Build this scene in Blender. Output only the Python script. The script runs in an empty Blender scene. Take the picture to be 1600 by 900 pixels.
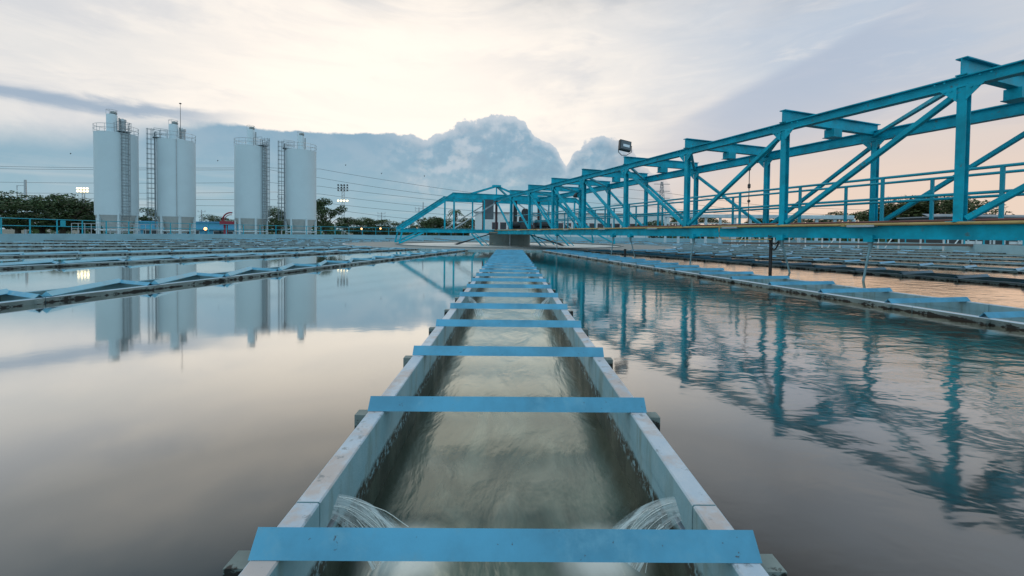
import bpy, math, random
from mathutils import Vector, Matrix
random.seed(11)
S = bpy.context.scene
COL = S.collection
R = math.radians
CZ = 2.3                      # camera height over the ground
F = 657.27                    # focal length in photo pixels (1600 wide)

# ------------------------------------------------------------------ camera
cd = bpy.data.cameras.new("camera"); cam = bpy.data.objects.new("camera", cd); COL.objects.link(cam)
S.camera = cam
cd.sensor_width = 36.0; cd.lens = F * 36.0 / 1600.0
cd.shift_y = (380.64 - 450.0) / 1600.0 * -1.0 * -1.0
cd.clip_end = 3000; cd.clip_start = 0.05
PITCH, ROLL, YAW = R(1.3117), R(0.6221), R(0.3307)
cam.location = (0, 0, CZ)
cam.matrix_world = Matrix.Translation((0, 0, CZ)) @ Matrix.Rotation(-YAW, 4, 'Z') @ Matrix.Rotation(-PITCH, 4, 'X') @ Matrix.Rotation(-ROLL, 4, 'Y') @ Matrix.Rotation(R(90), 4, 'X')

def ray(px, py):
    """direction (right, forward=1, up) seen at a photo pixel"""
    dx, dy = px - 800.0, py - 380.64
    c, s = math.cos(ROLL), math.sin(ROLL)
    a = c*dx + s*dy; b = -s*dx + c*dy
    X, Y2, Z2 = a/F, -b/F, 1.0
    Y = Y2*math.cos(PITCH) - Z2*math.sin(PITCH); Z = Z2*math.cos(PITCH) + Y2*math.sin(PITCH)
    x = X*math.cos(YAW) + Z*math.sin(YAW); z = -X*math.sin(YAW) + Z*math.cos(YAW)
    return Vector((x/z, 1.0, Y/z))
def at(px, py, depth):
    v = ray(px, py)*depth
    return Vector((v.x, v.y, v.z + CZ))

# ------------------------------------------------------------------ node helper
class NT:
    def __init__(s, tree): s.t = tree; s.n = tree.nodes; s.l = tree.links
    def add(s, typ, **kw):
        n = s.n.new(typ)
        for k, v in kw.items(): setattr(n, k, v)
        return n
    def put(s, sock, v):
        if isinstance(v, bpy.types.NodeSocket): s.l.new(v, sock)
        elif isinstance(v, (tuple, list)) and sock.type == 'RGBA': sock.default_value = (*v[:3], 1)
        else: sock.default_value = v
    def m(s, op, a, b=None, c=None, clamp=False):
        n = s.add('ShaderNodeMath', operation=op, use_clamp=clamp)
        s.put(n.inputs[0], a)
        if b is not None: s.put(n.inputs[1], b)
        if c is not None: s.put(n.inputs[2], c)
        return n.outputs[0]
    def mix(s, f, a, b, mode='MIX'):
        n = s.add('ShaderNodeMix', data_type='RGBA', blend_type=mode)
        s.put(n.inputs[0], f); s.put(n.inputs[6], a); s.put(n.inputs[7], b)
        return n.outputs[2]
    def ss(s, v, a, b, lo=0.0, hi=1.0):
        n = s.add('ShaderNodeMapRange', interpolation_type='SMOOTHSTEP')
        s.put(n.inputs[0], v); n.inputs[1].default_value = a; n.inputs[2].default_value = b
        n.inputs[3].default_value = lo; n.inputs[4].default_value = hi
        return n.outputs[0]
    def noise(s, vec, scale, detail=3, rough=.55, dist=0.0, out=0):
        n = s.add('ShaderNodeTexNoise')
        if vec is not None: s.put(n.inputs['Vector'], vec)
        n.inputs['Scale'].default_value = scale; n.inputs['Detail'].default_value = detail
        n.inputs['Roughness'].default_value = rough; n.inputs['Distortion'].default_value = dist
        return n.outputs[out]
    def scl(s, vec, sc, off=(0, 0, 0)):
        n = s.add('ShaderNodeMapping'); s.put(n.inputs[0], vec)
        n.inputs['Scale'].default_value = sc; n.inputs['Location'].default_value = off
        return n.outputs[0]
    def comb(s, x, y, z):
        n = s.add('ShaderNodeCombineXYZ'); s.put(n.inputs[0], x); s.put(n.inputs[1], y); s.put(n.inputs[2], z); return n.outputs[0]

# ------------------------------------------------------------------ world
SUN_AZ = math.atan((590-795)/F); SUN_EL = R(52)
W = bpy.data.worlds.new("World"); S.world = W; W.use_nodes = True
w = NT(W.node_tree); w.n.clear()
tc = w.add('ShaderNodeTexCoord'); D = tc.outputs['Generated']
sp = w.add('ShaderNodeSeparateXYZ'); w.l.new(D, sp.inputs[0]); X, Y, Z = sp.outputs
az = w.m('ARCTAN2', X, Y)                                    # 0 straight ahead, + right
T = w.m('DIVIDE', Z, w.m('SQRT', w.m('ADD', w.m('MULTIPLY', X, X), w.m('MULTIPLY', Y, Y))))  # tan(elevation)
sky = w.add('ShaderNodeTexSky', sky_type='NISHITA', sun_disc=False, sun_elevation=SUN_EL, sun_rotation=SUN_AZ)
sky.air_density = 1.2; sky.dust_density = 2.0
def azt(px, py):
    v = ray(px, py); return math.atan2(v.x, v.y), v.z/math.hypot(v.x, v.y)
cont = [(0,206),(100,212),(180,204),(260,196),(340,190),(420,203),(500,207),(570,208),(640,212),(668,217),(688,205),(704,194),(722,190),(742,198),(764,185),(800,180),(820,188),(836,213),(864,228),(884,262),(896,240),(912,224),(940,217),(970,224),(992,234),(1008,262),(1030,280),(1046,292),(1064,352),(1120,366)]
A0, A1, TM = -1.0, .6, .5
ramp = w.add('ShaderNodeValToRGB'); cr = ramp.color_ramp; cr.interpolation = 'LINEAR'
for i, p in enumerate(cont):
    a, t = azt(*p); pos = (a-A0)/(A1-A0); val = max(0.0, t/TM)
    e = cr.elements[0] if i == 0 else (cr.elements[1] if i == 1 else cr.elements.new(pos))
    e.position = pos; e.color = (val, val, val, 1)
w.put(ramp.inputs[0], w.m('DIVIDE', w.m('SUBTRACT', az, A0), A1-A0, clamp=True))
ctop = w.m('MULTIPLY', ramp.outputs[0], TM)
puff = w.m('SUBTRACT', w.noise(w.scl(D, (1, 1, 1.15)), 13, 8, .58), .5)
fine = w.m('SUBTRACT', w.noise(D, 60, 4, .6), .5)
cum = w.m('MULTIPLY', w.ss(az, azt(560, 0)[0], azt(690, 0)[0]), 1.0)
ctn = w.m('ADD', ctop, w.m('MULTIPLY', puff, w.m('ADD', .020, w.m('MULTIPLY', cum, .052))))
ctn = w.m('ADD', ctn, w.m('MULTIPLY', fine, w.m('ADD', .009, w.m('MULTIPLY', cum, .008))))
below = w.m('SUBTRACT', ctn, T)                              # > 0 inside the bank
soft = w.ss(az, azt(150, 0)[0], azt(400, 0)[0], .032, .0028)
bank = w.m('ADD', w.m('MULTIPLY', w.m('DIVIDE', below, soft), .5), .5, clamp=True)
bank = w.ss(bank, 0.0, 1.0)
# clear part above
SX, ST = azt(640, 190)
d2 = w.m('SQRT', w.m('ADD', w.m('POWER', w.m('MULTIPLY', w.m('SUBTRACT', az, SX), .8), 2.0), w.m('POWER', w.m('MULTIPLY', w.m('SUBTRACT', T, ST), 1.15), 2.0)))
big = w.m('SUBTRACT', w.noise(w.scl(D, (1, 1, 2.6)), 3.2, 5, .55, .4), .5)
wis = w.m('SUBTRACT', w.noise(w.scl(D, (1, 1, 5), (3, 1, 2)), 5.0, 6, .6, .6), .5)
glow = w.ss(w.m('ADD', d2, w.m('MULTIPLY', w.m('ADD', big, wis), .34)), .12, .80, 1, 0)
leftc = w.mix(w.ss(az, -.1, .75), (.64, .68, .72), (.53, .61, .72))
up = w.mix(glow, leftc, (1.12, 1.02, .91))
up = w.mix(w.ss(w.m('ADD', d2, w.m('MULTIPLY', wis, .35)), .0, .34, .6, 0), up, (1.20, 1.09, .96))
up = w.mix(w.m('MULTIPLY', w.ss(wis, .02, .22), .35), up, (1.0, .93, .86))
gw = w.noise(w.scl(D, (1, 1, 4), (8, 2, 4)), 2.6, 6, .58, .8)
up = w.mix(w.m('MULTIPLY', w.ss(gw, .47, .66), w.ss(d2, .10, .45, .10, .62)), up, (.66, .68, .72))
# fade of the upper sky into grey-blue overhead
up = w.mix(w.ss(w.m('ADD', T, w.m('MULTIPLY', big, .25)), .45, .80), up, w.mix(w.ss(az, -.1, .5), (.11, .19, .26), (.26, .25, .25)))
# warm low sky on the right
warm = w.m('MULTIPLY', w.ss(az, .16, .52), w.ss(T, .05, .34, 1, 0))
up = w.mix(warm, up, (.89, .70, .575))
# slanting shade ray from the cumulus to the upper right
a1, t1 = azt(985, 222); a2, t2 = azt(1430, 0)
sl = (t2-t1)/(a2-a1)
dl = w.m('SUBTRACT', w.m('ADD', w.m('MULTIPLY', w.m('SUBTRACT', az, a1), sl), t1), T)
shaft = w.m('MULTIPLY', w.m('MULTIPLY', w.ss(dl, -.015, .015), w.ss(dl, .03, .24, 1, 0)), w.m('MULTIPLY', w.ss(az, a1-.02, a1+.25), w.ss(az, .62, .95, 1, 0)))
up = w.mix(w.m('MULTIPLY', shaft, .8), up, (.47, .54, .66))
# dark streak on the left above the bank
a1, t1 = azt(0, 143); a2, t2 = azt(330, 184); sl = (t2-t1)/(a2-a1)
dn = w.m('ADD', w.m('SUBTRACT', w.m('ADD', w.m('MULTIPLY', w.m('SUBTRACT', az, a1), sl), t1), T), w.m('MULTIPLY', wis, .045))
dn = w.m('ADD', dn, w.m('MULTIPLY', puff, .02))
st = w.m('MULTIPLY', w.ss(w.m('ABSOLUTE', dn), .002, .021, 1, 0), w.ss(az, azt(230, 0)[0], azt(420, 0)[0], 1, 0))
up = w.mix(w.m('MULTIPLY', st, .85), up, (.31, .42, .55))
# bank colour
lowst = w.noise(w.scl(D, (1, 1, 14), (1, 0, 5)), 3.0, 5, .6, .3)
bc = w.mix(w.ss(T, .0, .22), (.33, .51, .60), (.26, .42, .545))
bc = w.mix(w.m('MULTIPLY', w.ss(lowst, .48, .68), w.ss(T, .02, .17, .55, 0)), bc, (.62, .66, .67))
pn = w.noise(w.scl(D, (1, 1, 1.3), (5, 2, 1)), 9.0, 7, .6, .5)
bc = w.mix(w.m('MULTIPLY', w.ss(pn, .42, .68), w.m('ADD', .14, w.m('MULTIPLY', cum, .16))), bc, (.64, .67, .71))
pn2 = w.noise(w.scl(D, (1, 1, 1.2), (2, 7, 3)), 15.0, 6, .6, .3)
bc = w.mix(w.m('MULTIPLY', w.m('MULTIPLY', w.ss(pn2, .54, .66), w.ss(T, .06, .12)), w.m('MULTIPLY', cum, .22)), bc, (.88, .82, .78))
def lit(sc, off, dt, rg):
    a_ = w.noise(w.scl(D, (1, 1, 1.15), off), sc, 6, .56); c_ = w.noise(w.scl(D, (1, 1, 1.15), (off[0]-dt*.5, off[1], off[2]+dt)), sc, 6, .56)
    return w.ss(w.m('SUBTRACT', a_, c_), -rg, rg, 0, 1)
L1_ = lit(13, (0, 0, 0), .012, .12); L2_ = lit(5, (2, 3, 1), .03, .13)
lt = w.m('MULTIPLY', w.m('ADD', w.m('MULTIPLY', L1_, .6), w.m('MULTIPLY', L2_, .4)), 1.0)
cumz = w.m('MULTIPLY', cum, w.ss(T, .07, .15))
bc = w.mix(w.m('MULTIPLY', w.ss(lt, .44, 1.0), w.m('MULTIPLY', cumz, .60)), bc, (.60, .66, .72))
bc = w.mix(w.m('MULTIPLY', w.ss(lt, .55, .05), w.m('MULTIPLY', cumz, .55)), bc, (.22, .355, .475))
rim = w.m('MULTIPLY', w.ss(below, .0, .026, 1, 0), w.m('MULTIPLY', cum, .65))
bc = w.mix(rim, bc, (.70, .73, .77))
bw = w.ss(az, azt(930, 0)[0], azt(1080, 0)[0])
bc = w.mix(w.m('MULTIPLY', bw, .6), bc, (.78, .62, .55))
col = w.mix(bank, up, bc)
# behind the camera: plain pale blue cloudy sky
back = w.ss(Y, -.15, .45, 1, 0)
bkc = w.mix(w.ss(w.noise(D, 2.2, 5, .6), .35, .65), (.46, .72, .90), (.70, .92, 1.04))
col = w.mix(back, col, bkc)
# under the horizon: dim ground tone
col = w.mix(w.ss(T, -.02, -.002, 1, 0), col, (.10, .12, .12))
b1 = w.add('ShaderNodeBackground'); w.put(b1.inputs[0], sky.outputs[0]); b1.inputs[1].default_value = .05
b2 = w.add('ShaderNodeBackground'); w.put(b2.inputs[0], col); b2.inputs[1].default_value = 1.0
ms = w.add('ShaderNodeMixShader'); ms.inputs[0].default_value = .94
w.l.new(b1.outputs[0], ms.inputs[1]); w.l.new(b2.outputs[0], ms.inputs[2])
wo = w.add('ShaderNodeOutputWorld'); w.l.new(ms.outputs[0], wo.inputs[0])

# ------------------------------------------------------------------ sun behind the clouds
sd = bpy.data.lights.new("sun", 'SUN'); sd.energy = .6; sd.angle = R(12); sd.color = (1, .9, .78)
sun = bpy.data.objects.new("sun", sd); COL.objects.link(sun)
sdir = Vector((math.sin(SUN_AZ)*math.cos(SUN_EL), math.cos(SUN_AZ)*math.cos(SUN_EL), math.sin(SUN_EL)))
sun.rotation_euler = (-sdir).to_track_quat('-Z', 'Y').to_euler(); sun.location = (0, 0, 60)
S.view_settings.view_transform = 'Standard'; S.view_settings.look = 'None'
S.view_settings.exposure = 0; S.view_settings.gamma = 1; S.view_settings.use_curve_mapping = False
S.render.engine = 'CYCLES'
S.cycles.max_bounces = 8; S.cycles.transparent_max_bounces = 12

# ------------------------------------------------------------------ materials
MATS = {}
def mat(name, base, rough=.6, metal=0.0, var=.12, vscale=3.0, spots=None, sscale=6.0, sth=(.6, .7), spec=None, bump=0.0, emis=None, streak=False, chips=None):
    """painted / plain surface with uneven tone and optional second-colour spots"""
    if name in MATS: return MATS[name]
    m = bpy.data.materials.new(name); m.use_nodes = True; n = NT(m.node_tree)
    b = n.n['Principled BSDF']; t = n.add('ShaderNodeNewGeometry'); P = t.outputs['Position']
    v = n.noise(P, vscale, 5, .62)
    c = n.mix(n.ss(v, .3, .7), tuple(x*(1-var) for x in base), tuple(min(1, x*(1+var)) for x in base))
    if streak:
        sv = n.noise(n.scl(P, (6, 6, .35)), 1.6, 5, .6)
        c = n.mix(n.ss(sv, .5, .75, 0, .35), c, tuple(x*.55 for x in base))
    if spots:
        s = n.noise(n.scl(P, (1, 1, 1), (7, 3, 1)), sscale, 6, .65)
        c = n.mix(n.ss(s, sth[0], sth[1]), c, spots)
    n.put(b.inputs['Base Color'], c)
    if chips: c = n.mix(n.m('MULTIPLY', n.ss(n.noise(P, 46, 3, .6), .69, .73), .8), c, chips)
    n.put(b.inputs['Base Color'], c)
    b.inputs['Metallic'].default_value = metal
    n.put(b.inputs['Roughness'], n.ss(v, .2, .8, max(.02, rough-.1), min(1, rough+.12)))
    if spec is not None: b.inputs['Specular IOR Level'].default_value = spec
    if bump:
        bp = n.add('ShaderNodeBump'); bp.inputs['Strength'].default_value = 1; bp.inputs['Distance'].default_value = bump
        n.put(bp.inputs['Height'], n.noise(P, 30, 4, .6)); n.put(b.inputs['Normal'], bp.outputs[0])
    if emis:
        n.put(b.inputs['Emission Color'], emis[:3]); b.inputs['Emission Strength'].default_value = emis[3]
    MATS[name] = m; return m

teal = mat('teal_paint', (.004, .375, .50), .55, spec=.22, var=.24, vscale=2.6, spots=(.10, .15, .14), sscale=7, sth=(.60, .72), bump=.001)
teal_d = mat('teal_rail_paint', (.015, .36, .47), .5, spec=.3, var=.12, vscale=2.2)
barblue = mat('blue_bar_paint', (.085, .34, .51), .40, var=.20, vscale=3.5, spots=(.14, .38, .52), sscale=11, sth=(.50, .74), bump=.0012, chips=(.06, .05, .045))
pale_bar = mat('pale_bar_paint', (.18, .46, .60), .45, var=.12, vscale=2.5)
galv = mat('galvanised_steel', (.45, .48, .50), .4, .5, var=.12)
darkst = mat('dark_steel', (.045, .05, .055), .5, .3)
rustpipe = mat('red_brown_pipe_paint', (.22, .075, .06), .5, spots=(.12, .06, .04))
brownst = mat('purple_brown_steel', (.10, .055, .06), .55, spots=(.16, .07, .04))
yellow = mat('ochre_cable_pipe', (.50, .33, .12), .5, var=.15, vscale=4, spots=(.35, .2, .12))
whitep = mat('white_silo_paint', (.60, .71, .76), .5, var=.03, vscale=.5)
offwh = mat('off_white_cone', (.52, .55, .55), .6, var=.06)
conc = mat('pier_concrete', (.27, .31, .29), .85, var=.2, vscale=1.2, spots=(.16, .075, .05), sscale=1.1, sth=(.60, .72), streak=True, bump=.004)
wallc = mat('painted_basin_wall', (.26, .46, .54), .75, var=.10, vscale=.8, spots=(.16, .22, .24), sscale=2.5, sth=(.62, .75))
platec = mat('ring_plate', (.17, .20, .20), .6, var=.18, vscale=1.3, spots=(.09, .10, .09), sscale=3)
bwhite = mat('white_render', (.70, .74, .75), .8, var=.05)
bblue = mat('sky_blue_render', (.12, .42, .62), .8, var=.05)
glassd = mat('dark_window_glass', (.03, .04, .05), .15, var=.2)
redfr = mat('dark_red_frame', (.16, .04, .05), .6)
redp = mat('red_machine_paint', (.35, .03, .06), .5)
roofg = mat('grey_roof_sheet', (.25, .28, .31), .6)
bark = mat('bark', (.07, .055, .04), .9)
wire = mat('wire', (.06, .07, .08), .6, .4)
lampw = mat('lit_flood_lamp', (1, .9, .7), .5, emis=(1, .80, .45, 4))
lampo = mat('lit_orange_lamp', (1, .6, .3), .5, emis=(1, .45, .14, 5))
black = mat('black_rubber', (.02, .02, .022), .5)
ground_m = mat('ground_concrete', (.16, .17, .15), .9, var=.2, vscale=.25, spots=(.06, .08, .035), sscale=.12, sth=(.5, .62))

def steelwall(name='launder_wall_paint', far=False):
    """launder wall: pale paint with tan wear, black growth along the waterline, dark algae below"""
    m = bpy.data.materials.new(name); m.use_nodes = True; n = NT(m.node_tree); b = n.n['Principled BSDF']
    g = n.add('ShaderNodeNewGeometry'); P = g.outputs['Position']; s = n.add('ShaderNodeSeparateXYZ'); n.put(s.inputs[0], P); z = s.outputs[2]
    nz = n.add('ShaderNodeSeparateXYZ'); n.put(nz.inputs[0], g.outputs['Normal'])
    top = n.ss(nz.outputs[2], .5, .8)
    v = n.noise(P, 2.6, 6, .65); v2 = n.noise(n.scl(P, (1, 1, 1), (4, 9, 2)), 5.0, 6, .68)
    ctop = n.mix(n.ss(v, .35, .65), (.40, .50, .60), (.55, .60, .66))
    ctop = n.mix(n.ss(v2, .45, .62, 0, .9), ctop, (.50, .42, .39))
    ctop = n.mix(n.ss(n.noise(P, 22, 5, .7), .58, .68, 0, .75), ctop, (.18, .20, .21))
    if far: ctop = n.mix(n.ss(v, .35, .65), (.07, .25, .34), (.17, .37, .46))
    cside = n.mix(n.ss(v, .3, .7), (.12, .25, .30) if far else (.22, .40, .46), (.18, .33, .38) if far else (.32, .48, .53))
    run = n.noise(n.scl(P, (9, 9, 1.4)), 1.5, 5, .6)
    cside = n.mix(n.ss(run, .45, .72, 0, .7), cside, (.17, .23, .20))
    # growth line position wobbles
    h = n.m('ADD', z, n.m('MULTIPLY', n.m('SUBTRACT', n.noise(P, 9, 8, .78), .5), .07))
    wl = n.m('ADD', n.m('MULTIPLY', n.m('SUBTRACT', n.noise(P, 22, 4, .7), .5), .05), z)
    cside = n.mix(n.m('MULTIPLY', n.ss(h, CZ-.835, CZ-.810, 1, 0), n.ss(n.noise(P, 45, 4, .7), .36, .52)), cside, (.022, .024, .014))
    alg = n.mix(n.ss(n.noise(n.scl(P, (7, 7, .6)), 1.2, 4, .6), .4, .7), (.020, .034, .024), (.055, .075, .055))
    cside = n.mix(n.ss(h, CZ-.885, CZ-.865, 1, 0), cside, alg)
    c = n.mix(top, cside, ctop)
    n.put(b.inputs['Base Color'], c); n.put(b.inputs['Roughness'], n.ss(v2, .3, .7, .4, .7))
    bp = n.add('ShaderNodeBump'); bp.inputs['Distance'].default_value = .0018; n.put(bp.inputs['Height'], n.noise(P, 40, 5, .7)); n.put(b.inputs['Normal'], bp.outputs[0])
    return m
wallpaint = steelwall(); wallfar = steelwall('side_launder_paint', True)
def growthmat():
    m = bpy.data.materials.new('waterline_side'); m.use_nodes = True; n = NT(m.node_tree); b = n.n['Principled BSDF']
    g = n.add('ShaderNodeNewGeometry'); P = g.outputs['Position']
    s = n.add('ShaderNodeSeparateXYZ'); n.put(s.inputs[0], P); z = s.outputs[2]
    blot = n.noise(n.scl(P, (1, 1, 2.2)), 7.5, 6, .72)
    hh = n.m('ADD', z, n.m('MULTIPLY', n.m('SUBTRACT', blot, .5), -.24))
    base = n.mix(n.ss(n.noise(P, 3, 5, .6), .3, .7), (.12, .155, .15), (.24, .29, .28))
    c = n.mix(n.ss(hh, CZ-.728, CZ-.716, 1, 0), base, (.015, .014, .012))
    c = n.mix(n.ss(z, CZ-.6895, CZ-.685), c, (.50, .60, .68))
    n.put(b.inputs['Base Color'], c); b.inputs['Roughness'].default_value = .7
    return m
sidemat = growthmat()

def frez(n, lw):
    cr_ = n.add('ShaderNodeValToRGB'); e = cr_.color_ramp; pts_ = [(0, .03), (.38, .10), (.60, .29), (.76, .72), (.90, .93), (1, 1)]
    for i, (p_, v_) in enumerate(pts_):
        el_ = e.elements[0] if i == 0 else (e.elements[1] if i == 1 else e.elements.new(p_)); el_.position = p_; el_.color = (v_, v_, v_, 1)
    n.put(cr_.inputs[0], lw.outputs['Facing']); return cr_.outputs[0]
def watermat(name, inner=False):
    m = bpy.data.materials.new(name); m.use_nodes = True; n = NT(m.node_tree); b = n.n['Principled BSDF']
    g = n.add('ShaderNodeNewGeometry'); P = g.outputs['Position']
    s = n.add('ShaderNodeSeparateXYZ'); n.put(s.inputs[0], P)
    if inner:
        # foamy, silty, fast running water (long exposure); streaks paint blurred reflections into the colour
        st = n.noise(n.scl(P, (1.6, .55, 1)), 2.6, 5, .6, .8)
        st2 = n.noise(n.scl(P, (2.4, 1.0, 1), (3, 1, 0)), 2.2, 4, .55, .5)
        c = n.mix(n.ss(st, .34, .70), (.035, .062, .048), (.15, .195, .155))
        c = n.mix(n.ss(st2, .50, .80, 0, .45), c, (.36, .37, .30))
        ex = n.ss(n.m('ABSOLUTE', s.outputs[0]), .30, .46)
        c = n.mix(n.m('MULTIPLY', ex, .8), c, (.02, .032, .022))  # reflection of the channel walls, painted as dark sides of the water
        for zj in (1.24, 4.96, 8.65):
            ddx = n.m('SUBTRACT', n.m('ABSOLUTE', s.outputs[0]), .29); ddy = n.m('SUBTRACT', s.outputs[1], zj)
            dd = n.m('SQRT', n.m('ADD', n.m('MULTIPLY', ddx, ddx), n.m('MULTIPLY', ddy, ddy)))
            dd = n.m('ADD', dd, n.m('MULTIPLY', n.m('SUBTRACT', st2, .5), .12))
            c = n.mix(n.m('MULTIPLY', n.ss(dd, .03, .17, 1, 0), .9), c, (.75, .77, .74))
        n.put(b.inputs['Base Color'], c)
        b.inputs['Roughness'].default_value = .4; b.inputs['Specular IOR Level'].default_value = 0.0
        bp = n.add('ShaderNodeBump'); bp.inputs['Distance'].default_value = .011
        hh = n.m('ADD', st2, n.m('MULTIPLY', n.noise(n.scl(P, (3, 1.2, 1), (1, 5, 0)), 5.0, 4, .6), .10))
        n.put(bp.inputs['Height'], hh); n.put(b.inputs['Normal'], bp.outputs[0])
        gl = n.add('ShaderNodeBsdfAnisotropic'); gl.inputs['Color'].default_value = (.93, .98, .90, 1); gl.inputs['Roughness'].default_value = .22; n.put(gl.inputs['Normal'], bp.outputs[0])
        lw = n.add('ShaderNodeLayerWeight'); lw.inputs[0].default_value = .5
        mx = n.add('ShaderNodeMixShader'); n.put(mx.inputs[0], frez(n, lw)); n.l.new(b.outputs[0], mx.inputs[1]); n.l.new(gl.outputs[0], mx.inputs[2])
        n.l.new(mx.outputs[0], n.n['Material Output'].inputs[0])
    else:
        sl = n.noise(P, .35, 3, .5)
        n.put(b.inputs['Base Color'], n.mix(n.ss(s.outputs[0], -1.5, 2.5), n.mix(n.ss(sl, .3, .7), (.010, .024, .030), (.018, .030, .036)), n.mix(n.ss(sl, .3, .7), (.014, .013, .011), (.022, .019, .016))))
        rr = n.ss(s.outputs[0], -.5, 4.0)
        gust = n.noise(n.scl(P, (.35, .5, 1)), 1.0, 3, .55)
        amt = n.m('ADD', n.m('MULTIPLY', rr, n.ss(gust, .25, .65, .45, 1.0)), n.ss(gust, .45, .75, .02, .08))
        n.put(b.inputs['Roughness'], n.m('ADD', .05, n.m('MULTIPLY', rr, .05)))
        b.inputs['IOR'].default_value = 1.33; b.inputs['Specular IOR Level'].default_value = 0.0
        h = n.m('ADD', n.m('MULTIPLY', n.noise(n.scl(P, (1.0, 1.7, 1)), 3.4, 3, .55, .3), 1.0), n.m('MULTIPLY', n.noise(n.scl(P, (1.0, 1.6, 1), (3, 1, 0)), 11.0, 2, .5), .13))
        bp = n.add('ShaderNodeBump'); bp.inputs['Distance'].default_value = .0080
        n.put(bp.inputs['Strength'], amt); n.put(bp.inputs['Height'], h); n.put(b.inputs['Normal'], bp.outputs[0])
        gl = n.add('ShaderNodeBsdfAnisotropic'); n.put(gl.inputs['Color'], n.mix(rr, (1, 1, .97), (1, .86, .72))); n.put(gl.inputs['Roughness'], n.m('ADD', .05, n.m('MULTIPLY', rr, .05))); n.put(gl.inputs['Normal'], bp.outputs[0])
        lw = n.add('ShaderNodeLayerWeight'); lw.inputs[0].default_value = .5
        fr = frez(n, lw)
        mx = n.add('ShaderNodeMixShader'); n.put(mx.inputs[0], fr); n.l.new(b.outputs[0], mx.inputs[1]); n.l.new(gl.outputs[0], mx.inputs[2])
        n.l.new(mx.outputs[0], n.n['Material Output'].inputs[0])
    return m
water_m = watermat('basin_water'); inwater_m = watermat('launder_water', True)

def leafmat(name, a, b_):
    m = bpy.data.materials.new(name); m.use_nodes = True; n = NT(m.node_tree); b = n.n['Principled BSDF']
    oi = n.add('ShaderNodeNewGeometry'); v = n.noise(oi.outputs['Position'], .9, 3, .6)
    c = n.mix(n.ss(v, .35, .65), a, b_)
    rn = n.mix(oi.outputs['Random Per Island'], (.6, .6, .6), (1.4, 1.4, 1.4))
    n.put(b.inputs['Base Color'], n.mix(1.0, c, rn, 'MULTIPLY')); b.inputs['Roughness'].default_value = .6
    return m
leaf_a = leafmat('dark_leaves', (.025, .055, .018), (.06, .10, .03))
leaf_b = leafmat('olive_leaves', (.05, .07, .02), (.10, .12, .035))

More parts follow.
